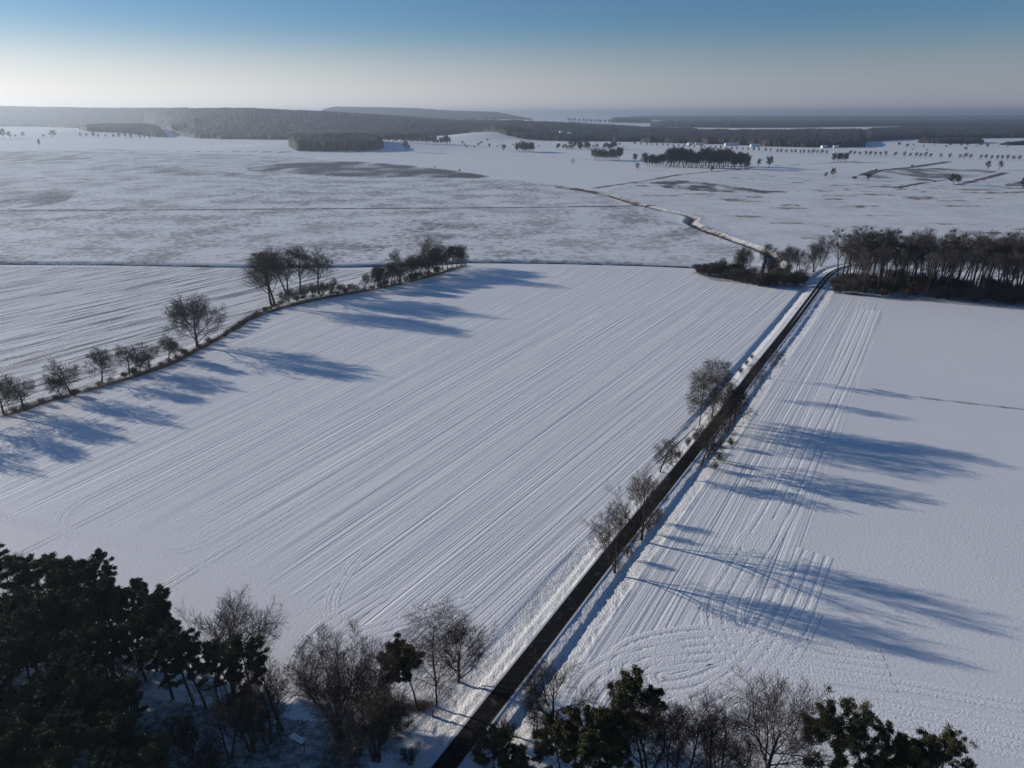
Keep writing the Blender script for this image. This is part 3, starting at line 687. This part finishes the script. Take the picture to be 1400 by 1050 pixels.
# --- the copse left of the road's end
for i, (x, y, h, P_, lab) in enumerate([(985, 377, 12, NEAR[1], 'short many-stemmed tree at the left end of the copse by the road end'),
    (1008, 376, 17, NEAR[2], 'pale twiggy tree rising from the left part of the copse by the road'),
    (1017, 374, 18, NEAR[1], 'twiggy tree just right of the pale one in the copse by the road'),
    (1026, 371, 14, NEAR[0], 'slender tree left of the ivy-clad trunk in the copse'),
    (1066, 371, 14, BUSHY[1], 'dense small tree right of the ivy stump in the copse'),
    (1078, 373, 18, NEAR[2], 'spreading tree near the bend of the brook in the copse'),
    (1090, 376, 17.5, NEAR[1], 'spreading tree in the copse close to the road'),
    (1099, 380, 15, NEAR[0], 'last tree of the copse before the road'),
    (1112, 372, 20, NEAR[2], 'tree behind the copse beside the end of the road'),
    (1122, 364, 21, NEAR[1], 'tree beyond the end of the road, left of the big tree line')]):
    X_, Y_ = at_base(x, y); plant('copse_tree', lab, 'tree', P_, X_, Y_, h)
def ivy(H, seed):
    S = P_tall(seed, H, tw=.03); k = H / S[:, 5].max(); S[:, :8] *= k; t = S[S[:, 8] == 0]
    cs = t[:6, 3:6]; return bare_meshes(S) + [('ivy', mesh('ivy', *tufts(np.repeat(cs, 2, 0) + np.random.RandomState(1).normal(0, .3, (12, 3)), np.linspace(1.5, .7, 12), 260, .3, 4, 1.2), M['needles']))]
IV = proto('ivy', lambda: (ivy(22, 5), 22))
X_, Y_ = G(1041, 376); plant('ivy_clad_tree', 'forked bare tree with an ivy-covered trunk in the copse', 'tree', IV, X_, Y_, 22, rz=1)
X_, Y_ = G(1049, 378); plant('ivy_clad_tree', 'short dark ivy-covered trunk beside the forked ivy tree', 'tree', IV, X_, Y_, 12, rz=2)
rng = random.Random(8)
for i in range(46):
    t = (i + rng.random()) / 46; x = 952 + 150 * t; y = 375 + 17 * min(1, t * 1.7) - rng.uniform(0, 1) ** 1.3 * 16 * min(1, .25 + t * 2); X_, Y_ = G(x, y)
    plant('bush', 'dense dark thicket bush in the copse left of the road', 'bush', (THICK + SHRUB)[i % 5], X_, Y_, rng.uniform(4.5, 9.5), group='thicket of the copse left of the road', wide=1.2)
# --- the big tree line right of the road's end
k = 0
for row, (ya, yb, n, x0) in enumerate([(385, 395, 30, 1140), (391, 402, 24, 1144), (398, 411, 14, 1165)]):
    for i in range(n):
        x = x0 + (1465 - x0) * (i + rng.uniform(.15, .85)) / n; y = ya + (yb - ya) * (x - 1145) / 255 + rng.uniform(-1.5, 1.5)
        X_, Y_ = G(x, y); k += 1; h = rng.uniform(28.5, 33) + (row == 0) * 2 - (row == 2) * 4
        P_ = LINE[2] if (1160 < x < 1190 or rng.random() < .12) else LINE[rng.choice([0, 0, 3, 3, 1])]
        plant('treeline_tree', 'tall bare tree in the dense line right of the road end', 'tree', P_, X_, Y_, h, rz=rng.uniform(0, 6.28), group='trees of the big line right of the road', wide=rng.uniform(1.0, 1.3))
for i in range(125):
    t = (i + rng.random()) / 125; x = 1138 + 330 * t; y = 401 + 17 * (x - 1140) / 260 - rng.random() ** 1.1 * 21; X_, Y_ = G(x, y)
    plant('bush', 'dense dark bush at the foot of the big tree line', 'bush', (THICK + SHRUB + SHRUB)[i % 8], X_, Y_, rng.uniform(4, 9.5), group='bushes along the big tree line', wide=1.25)
# --- the wood at the lower left
def by_top(x, y, h): return G(x, y, h)
edge = [(-30, 748, 18), (8, 768, 17), (38, 774, 18), (62, 772, 18), (92, 768, 18.5), (128, 765, 19), (100, 800, 17), (150, 792, 18), (168, 800, 17), (190, 815, 17.5), (176, 835, 16), (205, 832, 17), (215, 860, 16), (243, 858, 17), (262, 868, 16.5), (285, 880, 15.5), (332, 878, 16.5), (50, 810, 17), (20, 820, 17), (120, 825, 17)]
for i, (x, y, h) in enumerate(edge):
    X_, Y_ = by_top(x, y, h)
    lab = {16: 'pine with a compact round crown standing apart at the right end of the wood'}.get(i, 'dark Scots pine along the upper edge of the lower left wood')
    plant('pine_tree', lab, 'tree', PINE[i % 4], X_, Y_, h, group=None if i == 16 else 'pines along the edge of the lower left wood', tilt=(rng.uniform(-.04, .04), rng.uniform(-.04, .04)))
cnt = 0; pts = []
while cnt < 66:
    X_ = rng.uniform(-118, -52); Y_ = rng.uniform(68, 112)
    xr = -0.9 * (Y_ - 68) - 40                 # the wood narrows toward the field
    if X_ > -46 - (Y_ - 68) * .75 or any((X_ - a) ** 2 + (Y_ - b) ** 2 < 16 for a, b in pts): cnt += .02; continue
    pts.append((X_, Y_)); cnt += 1; h = rng.uniform(13.5, 18)
    plant('pine_tree', 'dark Scots pine inside the lower left wood', 'tree', PINE[rng.randrange(4)], X_, Y_, h, group='pines inside the lower left wood', tilt=(rng.uniform(-.06, .06), rng.uniform(-.06, .06)))
for i in range(24):
    X_ = rng.uniform(-112, -48); Y_ = rng.uniform(70, 104)
    if X_ > -40 - (Y_ - 68) * .85: continue
    plant('bare_tree', 'bare tree standing among the pines of the lower left wood', 'tree', NEAR[i % 3], X_, Y_, rng.uniform(9, 15), group='bare trees among the pines of the wood')
for i in range(52):                            # the wood goes on to the left, out of the frame, and shades this part
    Y_ = rng.uniform(72, 138)
    plant('pine_tree', 'dark Scots pine at the left border of the lower left wood', 'tree', PINE[i % 4], -(.92 * Y_ + 14) - rng.uniform(0, 70), Y_, rng.uniform(14, 19), group='pines at the left border of the wood')
for i, (x, y, h, P_, lab) in enumerate([(298, 828, 20, OAK, 'big fan-shaped bare tree behind the pines at the right end of the wood'),
    (372, 905, 15, NEAR[0], 'thin bare tree on the shaded snow right of the compact pine'), (352, 930, 14, NEAR[1], 'thin bare tree in blue shade left of the notice board'),
    (330, 945, 13, NEAR[2], 'thin many-stemmed tree in the blue shade, leftmost'), (374, 945, 11, NEAR[0], 'slim bare tree in shade just left of the pollard'),
    (300, 960, 12, NEAR[1], 'low bare tree at the lower edge left of the shaded clearing'),
    (0, 748, 17, NEAR[0], 'bare treetop above the pines at the left margin'),
    (450, 890, 18.3, POLL, 'big pollarded tree with many upright stems on a thick bole'),
    (503, 908, 20, NEAR[2], 'bare tree with long stems right of the pollard'), (478, 930, 16, NEAR[1], 'bare tree between the pollard and the leaning pine'),
    (590, 826, 22.5, BIRCH[1], 'tall weeping birch beside the road at the lower middle'), (624, 850, 14, OAK2, 'spreading bare tree right of the tall weeping birch'),
    (757, 914, 13.5, OAK, 'bare tree right of the road in front of the pines'), (733, 955, 8, NEAR[1], 'small bare tree at the right verge below the pines'),
    (895, 955, 17, NEAR[2], 'bare tree with upright twigs right of the green pines'), (925, 985, 14, NEAR[0], 'bare tree at the lower edge between two upright ones'),
    (942, 972, 15.5, NEAR[1], 'bare tree at the lower edge, second right of the green pines'),
    (990, 980, 16, NEAR[2], 'bare tree at the lower edge left of the big fan-shaped tree'), (1020, 1015, 11, NEAR[0], 'short bare tree at the foot of the big fan-shaped tree'),
    (1068, 944, 19.5, OAK2, 'big fan-shaped bare tree at the lower edge left of the lower right pines'),
    (215, 1000, 7, SHRUB[0], 'bush with pale twigs at the lower edge of the wood'), (250, 985, 7.5, SHRUB[1], 'tall bush with pale twigs at the lower edge of the wood'),
    (280, 1010, 7, SHRUB[2], 'right bush with pale twigs at the lower edge of the wood'), (180, 1025, 6, SHRUB[0], 'leftmost bush with pale twigs at the lower edge of the wood'),
    (520, 985, 5.0, SHRUB[1], 'leafless bush at the root of the leaning pine'), (560, 1020, 4, SHRUB[2], 'low bush on the snowy verge below the leaning pine'),
    (540, 960, 6, SHRUB[0], 'bare bush left of the leaning pine'), (690, 985, 5, SHRUB[1], 'bare bush at the right roadside above the low pines'),
    (655, 1010, 5, SHRUB[2], 'bare bush leaning over the asphalt at the lower edge')]):
    X_, Y_ = by_top(x, y, h); plant('bush' if P_ in SHRUB else ('pollard_tree' if P_ is POLL else 'bare_tree'), lab, 'bush' if P_ in SHRUB else 'tree', P_, X_, Y_, h, rz=.5 + i * 1.7)
PL = proto('pinelean', lambda: (pine_meshes(131, 15, .72, 3.3, 'needles', -.28, .9, 120), 15))
X_, Y_ = G(573, 971); plant('pine_tree', 'crooked pine leaning left beside the weeping birch', 'tree', PL, X_, Y_, 14.5, rz=0)
for i, (x, y, h, P_, lab) in enumerate([(672, 1008, 10.5, PINEW[0], 'low broad green pine beside the road at the lower edge'),
    (718, 1018, 10, PINEW[1], 'low green pine right of the broad one at the lower edge'), (787, 956, 15.5, PINEW[1], 'green pine left of the tallest one right of the road'),
    (840, 938, 18, PINEW[1], 'tallest green pine right of the road'), (812, 985, 13, PINEW[0], 'green pine in front between the two tall ones'),
    (858, 1003, 12, PINEW[1], 'green pine low at the right foot of the tallest one'), (768, 990, 12, PINEW[0], 'green pine low at the left foot of the pair'),
    (1165, 957, 17, PINEW[0], 'open-crowned pine right of the big fan-shaped tree'), (1205, 1012, 14, PINEW[1], 'pine crown at the lower edge right of the open-crowned pine'),
    (1245, 1024, 13, PINEW[0], 'broad pine crown low at the lower edge toward the right'),
    (1305, 1018, 14, PINEW[0], 'rightmost pine crown at the lower edge')]):
    X_, Y_ = by_top(x, y, h); plant('pine_tree', lab, 'tree', P_, X_, Y_, h, rz=i * 1.3, wide=.86)

# --- undergrowth along the hedge: nobody could count it
def undergrowth(name, line, wd, n, hmin, hmax, mat, seed, z0=0.0, tw=.03):
    rs = np.random.RandomState(seed); P = spline(line, 1.0); i = rs.randint(0, len(P) - 1, n); f = rs.rand(n, 1)
    p = P[i] * (1 - f) + P[i + 1] * f + rs.normal(0, wd, (n, 2))
    nz = noise2(p[:, 0] / 4.5, p[:, 1] / 4.5, 31); p = p[nz + rs.rand(n) * .5 > .5]; nz = nz[nz > -1]; n = len(p)
    h = rs.uniform(hmin, hmax, n) * (.6 + .8 * noise2(p[:, 0] / 6, p[:, 1] / 6, 33)); z = terrain(p[:, 0], p[:, 1]) + z0
    S = np.zeros((n, 9)); S[:, 0:2] = p; S[:, 2] = z - .1; S[:, 3:5] = p + rs.normal(0, .28, (n, 2)) * h[:, None]; S[:, 5] = z + h; S[:, 6] = tw; S[:, 7] = tw * .4
    obj(name, mesh(name, *tubes(S, 3), M[mat]), kind='stuff')
undergrowth('hedge_undergrowth', GP(HEDGE[1:]), 1.1, 20000, .4, 1.6, 'brush', 1)
undergrowth('verge_weeds', GP([(1192, 532), (1240, 541), (1310, 550), (1400, 560), (1480, 572)]), .4, 1300, .15, .5, 'brush', 2)
undergrowth('ditch_reeds', DITCH_A, 1.6, 14000, .4, 1.2, 'brush', 3, tw=.045)
undergrowth('dry_grass', GP([(505, 982), (530, 972), (560, 968), (588, 964)]), 1.0, 5000, .2, .7, 'drygrass', 4, tw=.02)
undergrowth('brook_reeds', STREAM, 3.5, 16000, .3, 1.3, 'drygrass', 6, tw=.06)

# --- notice board and post near the pollard
def box(x0, x1, y0, y1, z0, z1):
    return [(x0, y0, z0), (x1, y0, z0), (x1, y1, z0), (x0, y1, z0), (x0, y0, z1), (x1, y0, z1), (x1, y1, z1), (x0, y1, z1)], [(0, 3, 2, 1), (4, 5, 6, 7), (0, 1, 5, 4), (1, 2, 6, 5), (2, 3, 7, 6), (3, 0, 4, 7)]
def bxm(name, dims, mat, par, bev=.01):
    v, f = box(*dims); me = mesh(name, v, f, M[mat]); o = obj(name, me, par); m = o.modifiers.new('bevel', 'BEVEL'); m.width = bev; m.segments = 2; return o
X_, Y_ = G(409, 1022); t = thing('notice_board', 'snow-topped wooden board on two posts in the shade left of the pollard', 'notice board', (X_, Y_, hz(X_, Y_)), R(-28))
bxm('post', (-1.25, -1.13, -.06, .06, -.3, 2.05), 'wood', t); bxm('post', (1.13, 1.25, -.06, .06, -.3, 2.05), 'wood', t)
bxm('panel', (-1.12, 1.12, -.03, .03, .95, 1.85), 'wood', t)
for s_ in (-1, 1):
    v = [(-1.45, 0, 2.28), (1.45, 0, 2.28), (1.45, s_ * .5, 1.98), (-1.45, s_ * .5, 1.98), (-1.45, 0, 2.22), (1.45, 0, 2.22), (1.45, s_ * .5, 1.92), (-1.45, s_ * .5, 1.92)]
    obj('roof_slope', mesh('roof_slope', v, [(0, 1, 2, 3), (4, 7, 6, 5), (0, 4, 5, 1), (1, 5, 6, 2), (2, 6, 7, 3), (3, 7, 4, 0)], M['wood']), t)
    v = [(x, y * 1.02, z + .075) for x, y, z in v[:4]] + [(x, y * 1.02, z + .068) for x, y, z in v[4:]]
    obj('snow_cap', mesh('snow_cap', v, [(0, 1, 2, 3), (4, 7, 6, 5), (0, 4, 5, 1), (1, 5, 6, 2), (2, 6, 7, 3), (3, 7, 4, 0)], M['snow']), t)
X_, Y_ = G(592, 981); t = thing('marker_post', 'thin dark wooden post in the snow right of the weeping birch trunk', 'post', (X_, Y_, hz(X_, Y_)))
bxm('shaft', (-.09, .09, -.09, .09, -.3, 1.45), 'wood', t, .02); bxm('cap', (-.13, .13, -.13, .13, 1.45, 1.53), 'wood', t, .02)
# ------------------------------------------------------------------ the far country
FAR = [bare('far%d' % i, P_far, 140 + i, 20, mt='farbark', mb='farbark', stems=s_) for i, s_ in enumerate([1, 1, 2])]
FART = [bare('fart%d' % i, P_far, 150 + i, 20, mt='farbark', mb='farbark', tw=.16) for i in range(2)]
def farpine(seed): return (pine_meshes(seed, 20, .3, 4.8, 'conifer_wood', 0, .7, 16), 20)
FP = proto('fp', lambda: farpine(160))
for x, y, h, P_, wd, cat, lab in [(783, 226, 12.5, FP, 1.4, 'tree', 'lone dark round tree in the middle of the far snow field'),
    (872, 233, 14, FAR[1], 1, 'tree', 'small lone tree in front of the long grove'), (867, 222, 19, FART[0], 1, 'tree', 'rounded tree just left of the long grove'),
    (973, 236, 11, FAR[0], 1.2, 'bush', 'low bushy tree by the ditch below the long grove'), (1020, 233, 24, FAR[2], 1, 'tree', 'tree standing forward at the right end of the long grove'),
    (1036, 228, 16, FART[1], 1.1, 'tree', 'left one of two round trees right of the long grove'), (1051, 230, 23, FART[0], 1.15, 'tree', 'right and larger one of two round trees right of the long grove'),
    (1128, 243, 9, FART[1], 1.2, 'bush', 'small round bush left of the twin trees in the wet meadow'), (1139, 242, 15, FART[0], 1, 'tree', 'taller of the twin trees in the wet meadow'),
    (1188, 247, 11, FART[1], 1.8, 'bush', 'wide dark bush at the left end of the reed patch'), (1168, 246, 6, FART[0], 2.6, 'bush', 'low flat bush left of the wide dark one'),
    (1246, 229, 6, FART[1], 2, 'bush', 'small bush on the ditch above the reed patch'), (1197, 234, 5, FART[1], 1.5, 'bush', 'tiny bush on the upper ditch of the reed patch'),
    (1304, 253, 17, FART[0], 1.35, 'tree', 'broad round tree at the right of the reed patch'), (1311, 252, 14, FART[1], 1.2, 'tree', 'smaller tree merged with the broad round tree'),
    (1350, 232, 17, FAR[0], 1.1, 'tree', 'left one of the pale twin trees near the right margin'), (1366, 232, 17, FAR[1], 1.1, 'tree', 'right one of the pale twin trees near the right margin'),
    (1399, 257, 15, FAR[2], 1, 'tree', 'dark tree cut by the right margin'), (556, 209, 32, FAR[0], 1, 'tree', 'tall thin tree right of the dark copse'),
    (688, 207, 20, FAR[1], 1.1, 'tree', 'small pale tree left of the bushy clump before the knoll'), (629, 236, 6, FART[1], 1.5, 'bush', 'tiny bush on the dark heath strip'),
    (594, 230, 4, FART[0], 1.5, 'bush', 'tinier bush on the dark heath strip'), (5, 190, 42, FART[0], 1.1, 'tree', 'large hazy tree at the left margin'),
    (-8, 190, 42, FART[1], 1.1, 'tree', 'hazy tree cut by the left margin'), (14, 190, 30, FAR[0], 1.1, 'tree', 'hazy tree right of the large one at the left margin'), (32, 189, 24, FAR[1], 1.2, 'tree', 'hazy small tree between margin and round tree'),
    (22, 189, 14, FART[1], 1.4, 'bush', 'hazy bush at the left near the margin'), (72, 189, 30, FART[0], 1.5, 'tree', 'hazy round tree left of the far copse on its mound'),
    (60, 189, 14, FART[1], 1.6, 'bush', 'hazy bush touching the round tree'), (54, 200, 24, FAR[2], .6, 'tree', 'hazy slim tree on the snow below the round tree'),
    (1277, 250, 3, FART[0], 2, 'bush', 'tiny bush in front of the broad round tree'), (305, 188, 10, FART[0], 1.6, 'bush', 'tiny dark bush on the snow below the ridge'), (362, 191, 16, FAR[0], 1.2, 'tree', 'small tree just left of the dark copse')]:
    X_, Y_ = G(x, y); plant('far_tree' if cat == 'tree' else 'far_bush', lab, cat, P_, X_, Y_, h, wide=wd)
rng = random.Random(77)
for i in range(6):
    X_, Y_ = G(1139 + i * 3.4, 221.5 + rng.uniform(-.4, .4)); plant('far_tree', 'bare tree in the small pale clump below the avenue', 'tree', FAR[i % 3], X_, Y_, rng.uniform(17, 21), group='small pale clump below the avenue')
for i in range(13):
    X_, Y_ = G(813 + i * 2.8, 219.5 + rng.uniform(-.8, .8)); plant('grove_tree', 'bare tree of the short grove left of the long one', 'tree', (FART + FAR)[i % 3], X_, Y_, rng.uniform(20, 26) + (i > 10) * 5, group='short grove')
for i in range(64):
    t = (i + rng.random()) / 64; x = 880 + 142 * t; X_, Y_ = G(x, 227.5 + 3.5 * t - rng.choice([0, 0, 3.0]))
    h = (22 if t < .2 else (27 if t > .85 else 34)) * rng.uniform(.92, 1.08) * (.8 if .46 < t < .54 else 1)
    plant('grove_tree', 'bare tree of the long dark grove', 'tree', FART[i % 2] if i % 4 else FAR[0], X_, Y_, h, group='long dark grove')
for i in range(12):
    X_, Y_ = G(706 + i * 2.1, 208.5 - abs(i - 6) * .3); plant('far_bush', 'dark bush of the clump in front of the snowy knoll', 'bush', FART[i % 2], X_, Y_, rng.uniform(17, 31) * (.6 if i in (0, 11) else 1), group='bushy clump before the knoll', wide=1.1)
for i in range(40):
    t = (i + rng.random()) / 40; x = 526 + 90 * t; X_, Y_ = G(x, 200 + rng.uniform(-1.5, 1)); plant('far_tree', 'bare tree in the loose row right of the dark copse', 'tree', (FAR + FART)[i % 5], X_, Y_, rng.uniform(15, 32), group='loose row right of the dark copse')
for i in range(24):
    x = rng.uniform(628, 850); X_, Y_ = G(x, 197 + rng.uniform(-3, 7)); plant('far_bush', 'scattered dark bush on the rough snow below the knoll', 'bush', FART[i % 2], X_, Y_, rng.uniform(5, 11), group='scattered bushes below the knoll', wide=1.6)
for i in range(38):
    x = rng.uniform(762, 842); X_, Y_ = G(x, 203 + rng.uniform(-2.2, 1.8)); plant('far_bush', 'dark bush in the low thicket before the village', 'bush', FART[i % 2], X_, Y_, rng.uniform(9, 15) + (i % 9 == 0) * 14, group='low thicket before the village', wide=1.5)
AV = [10, 35, 60, 88, 112, 140, 160, 185, 210, 235, 260, 290, 420, 445, 475, 505, 532, 560, 590, 620, 673, 728, 757, 788, 815, 845, 872, 927, 980, 1035, 1066, 1097, 1155, 1187, 1215, 1245, 1275, 1308, 1340, 1370]
for i, c_ in enumerate(AV):
    x = 1060 + c_ / 4.118; X_, Y_ = G(x, 209.3 + (x - 1062) * .030); big = c_ in (620, 728, 845, 1066)
    plant('avenue_tree', 'small round bare tree in the long straight avenue', 'tree', FAR[i % 2], X_, Y_, rng.uniform(10.5, 13) + 3 * big, group='trees of the long straight avenue', wide=1.15)
for i in range(26):
    x = 868 + i * 7.4 + rng.uniform(-1.5, 1.5); X_, Y_ = G(x, 198.5 + (x - 868) * .052); plant('avenue_tree', 'tiny tree of the faint row in front of the brown wood', 'tree', FART[i % 2], X_, Y_, rng.uniform(9, 12), group='faint row in front of the brown wood')
for i in range(18):
    x = rng.uniform(1195, 1420); X_, Y_ = G(x, rng.choice([200, 202, 206])); plant('far_bush', 'speck-like bush on the snow beyond the avenue', 'bush', FART[i % 2], X_, Y_, rng.uniform(5, 13), group='bushes beyond the avenue', wide=1.5)
for i in range(20):
    X_, Y_ = Q(778 + i * 5 + rng.uniform(-1, 1), 6900); plant('far_tree', 'speck-like tree on the bright horizon field', 'tree', FART[i % 2], X_, Y_, 34, group='trees on the bright horizon field', wide=1.3)
for i in range(14):
    X_, Y_ = G(108 + i * 9 + rng.uniform(-3, 3), 189 + i * .1); plant('far_tree', 'bare tree at the foot of the hazy copse', 'tree', FAR[i % 3], X_, Y_, rng.uniform(12, 26), group='trees at the foot of the hazy copse')

def wood(name, qs, ynear, yfar, h, mat, dq=1.6, dy=22, rough=5.0, seed=0, clump=6.0):
    """a far-off wood as one canopy with its sides: (photo columns) x (distances)"""
    q = np.arange(qs[0], qs[-1] + .1, dq); assert len(qs) == len(ynear) == len(yfar), name; ny = int(max(np.interp(q, qs, yfar) - np.interp(q, qs, ynear)) / dy) + 3
    t = np.linspace(0, 1, ny); rs = np.random.RandomState(seed)
    a = np.interp(q, qs, ynear); b = np.interp(q, qs, yfar); a = a + 30 * (noise2(q / 9, q * 0, seed) - .5) + rs.uniform(-4, 4, len(q))
    Yg = a[:, None] + (b - a)[:, None] * t[None] + rs.uniform(-.3, .3, (len(q), ny)) * dy
    Xg = (q[:, None] - 700 + rs.uniform(-.35, .35, (len(q), ny)) * dq) / 1029 * Yg
    Z0 = terrain(Xg, Yg, False)
    Hh = h * np.interp(np.arange(len(q)), [0, 7, len(q) - 8, len(q) - 1], [.35, 1, 1, .35])[:, None] * np.interp(np.arange(ny), [0, 1, 2, 4, ny - 3, ny - 1], [.5, .62, .85, 1, 1, .5])[None] + rough * (rs.rand(len(q), ny) - .5) + clump * (noise2(Xg / 60, Yg / 60, seed + 1) - .5)
    Z = Z0 + Hh; Z[:, 0] = Z0[:, 0] - 2; Z[:, -1] = Z0[:, -1] - 2; Z[0] = Z0[0] - 2; Z[-1] = Z0[-1] - 2
    Yg[:, 0] = Yg[:, 1] - 6; Xg[:, 0] = Xg[:, 1]
    n, m = Z.shape; i = np.arange(n - 1)[:, None] * m; j = np.arange(m - 1)[None]
    Fa = np.stack([i + j, i + m + j, i + m + j + 1, i + j + 1], -1).reshape(-1, 4)
    obj(name, mesh(name, np.stack([Xg, Yg, Z], -1).reshape(-1, 3), Fa, M[mat]), kind='stuff')
wood('ridge_forest', [202, 214, 232, 262, 300, 400, 480, 560, 600, 640, 668, 690, 720, 800, 850], [4850, 4300, 3500, 3090, 2980, 2930, 2930, 2980, 3250, 3300, 3080, 2900, 2800, 2750, 2900], [7400, 7400, 7400, 7400, 7000, 7000, 7000, 6500, 5600, 5200, 5000, 4800, 4600, 4200, 4000], 18, 'conifer_wood', 1.5, 24, 7, 2, 12)
wood('back_ridge_forest', [-160, 60, 100, 200, 262], [5700, 5500, 5200, 4850, 4700], [8500, 8500, 8300, 8200, 8200], 18, 'conifer_wood', 1.5, 24, 6, 0, 9)
wood('mound_copse', [103, 115, 150, 200, 222], [3500, 3380, 3330, 3250, 3180], [3700, 3800, 3850, 3700, 3400], 20, 'conifer_wood', 1.1, 14, 6, 4)
wood('dark_copse', [390, 400, 430, 480, 510, 523], [2080, 1975, 1955, 1965, 2000, 2080], [2300, 2430, 2480, 2450, 2360, 2240], 20, 'conifer_wood', 1.2, 10, 5, 5)
wood('village_wood', [770, 800, 850, 900, 960], [3000, 2800, 2720, 2750, 2900], [5200, 5200, 5000, 4600, 4400], 17, 'conifer_wood', 1.6, 22, 5, 6)
wood('brown_wood', [878, 900, 960, 1000, 1060, 1120, 1170, 1192], [2680, 2640, 2560, 2480, 2330, 2260, 2260, 2330], [3600, 3800, 3900, 3900, 3900, 4000, 4000, 4100], 19, 'bare_wood', 1.6, 18, 5, 7)
wood('right_wood', [1185, 1230, 1262, 1300, 1420, 1560], [2650, 2900, 2980, 3050, 3150, 3200], [4300, 4600, 4800, 5000, 5200, 5300], 18, 'bare_wood', 1.6, 22, 5, 8)
wood('right_spinney', [1262, 1290, 1340, 1356], [2620, 2560, 2560, 2640], [2720, 2720, 2720, 2700], 14, 'bare_wood', 1.5, 14, 4, 9)
wood('margin_copse', [1376, 1400, 1440], [2450, 2430, 2430], [2520, 2540, 2540], 9, 'bare_wood', 1.5, 12, 4, 15)
wood('blue_forest', [890, 930, 1000, 1100, 1250, 1400, 1600], [5600, 5400, 5200, 5300, 5900, 6200, 6400], [7600, 8000, 8200, 8300, 8600, 9000, 9400], 24, 'conifer_wood', 2.2, 45, 7, 10)
wood('horizon_forest', [850, 900, 1000, 1150, 1300, 1620], [11000, 10500, 10200, 10800, 11800, 12500], [16000, 17000, 18000, 18000, 19000, 20000], 38, 'conifer_wood', 3, 120, 10, 11)
wood('island_wood', [833, 842, 860, 880, 893], [7700, 7500, 7500, 7550, 7700], [8300, 8500, 8500, 8400, 8200], 42, 'conifer_wood', 1.2, 40, 8, 12)
wood('far_ridge_forest', [440, 470, 560, 620, 700, 730], [7900, 7800, 7700, 7600, 7600, 7900], [9900] * 6, 20, 'conifer_wood', 2, 60, 8, 13)
wood('left_horizon_forest', [-300, 0, 200, 420], [9500] * 4, [14000, 14000, 14000, 13500], 95, 'conifer_wood', 3, 150, 12, 14)

def house(x, y, z, w_, d_, h_, rz, lab, roof='roofsnow'):
    t = thing('house', lab, 'house', (x, y, z), rz)
    v, f = box(-w_ / 2, w_ / 2, -d_ / 2, d_ / 2, -1, h_); obj('wall', mesh('wall', v, f, M['wall']), t)
    o_, rh = .5, d_ * .42
    v = [(-w_ / 2 - o_, -d_ / 2 - o_, h_ - .1), (w_ / 2 + o_, -d_ / 2 - o_, h_ - .1), (w_ / 2 + o_, d_ / 2 + o_, h_ - .1), (-w_ / 2 - o_, d_ / 2 + o_, h_ - .1), (-w_ / 2 - o_, 0, h_ + rh), (w_ / 2 + o_, 0, h_ + rh)]
    r = obj('roof', mesh('roof', v, [(0, 1, 5, 4), (2, 3, 4, 5), (0, 4, 3), (1, 2, 5), (0, 3, 2, 1)], M[roof]), t)
    v, f = box(-w_ * .2 - .5, -w_ * .2 + .5, -.5, .5, h_ + rh * .5, h_ + rh + 1.1); obj('chimney', mesh('chimney', v, f, M['wood']), r)
    for k in range(3):
        xx = (k - 1) * w_ * .3; v, f = box(xx - .6, xx + .6, -d_ / 2 - .05, -d_ / 2 + .02, h_ * .35, h_ * .35 + 1.5); obj('window', mesh('window', v, f, M['dark']), t)
    v, f = box(w_ * .38, w_ * .38 + 1, -d_ / 2 - .06, -d_ / 2 + .02, 0, 2.1); obj('door', mesh('door', v, f, M['wood']), t)
for q_, Y_, dz, w_, d_, h_, rz, lab, rf in [(768.5, 2950, 20, 16, 11, 6, .3, 'white house highest in the trees of the far village', 'roofsnow'),
    (779, 2900, 19, 15, 11, 5, -.3, 'white house right of the highest one in the far village', 'roofsnow'),
    (793, 2880, 17, 26, 13, 5, .1, 'long building with a blue roof in the far village', 'roofblue'),
    (811, 2870, 17, 11, 9, 4, 0, 'small house right of the blue roof in the far village', 'roofsnow'),
    (947, 2470, 0, 14, 10, 5, .2, 'small white house in front of the brown wood, left', 'roofsnow'), (960, 2460, 0, 26, 11, 4, 0, 'long low house in front of the brown wood', 'roofsnow'),
    (1004, 2400, 0, 40, 14, 4, .05, 'long white-roofed barn in front of the brown wood', 'roofsnow'), (1038, 2330, 0, 30, 13, 4, 0, 'shorter white-roofed barn right of the long one', 'roofsnow'),
    (1134, 2230, 0, 18, 11, 4, .2, 'small farmhouse at the right foot of the brown wood', 'roofsnow'), (1150, 2240, 0, 14, 10, 4, -.2, 'smaller farmhouse right of the first at the wood foot', 'roofsnow')]:
    X_, y2 = Q(q_, Y_); house(X_, y2, hz(X_, y2) + dz * .55, w_, d_, h_ + dz * .4, rz, lab, rf)
# ------------------------------------------------------------------ the hazy air
def haze():
    me = mesh('haze', [(x, y, z) for z in (-3.5, 176.0) for y in (-63000, 63000) for x in (-63000, 63000)],
              [(0, 2, 3, 1), (4, 5, 7, 6), (0, 1, 5, 4), (2, 6, 7, 3), (0, 4, 6, 2), (1, 3, 7, 5)])
    m = bpy.data.materials.new('haze_air'); m.use_nodes = True; t = m.node_tree
    for n in list(t.nodes):
        if n.type == 'BSDF_PRINCIPLED': t.nodes.remove(n)
    v = t.nodes.new('ShaderNodeVolumePrincipled'); v.inputs['Color'].default_value = (.63, .74, .90, 1)
    v.inputs['Density'].default_value = 0.95e-4; v.inputs['Anisotropy'].default_value = .52
    out = [n for n in t.nodes if n.type == 'OUTPUT_MATERIAL'][0]; t.links.new(v.outputs[0], out.inputs['Volume'])
    me.materials.append(m); obj('haze', me, kind='stuff')
haze()
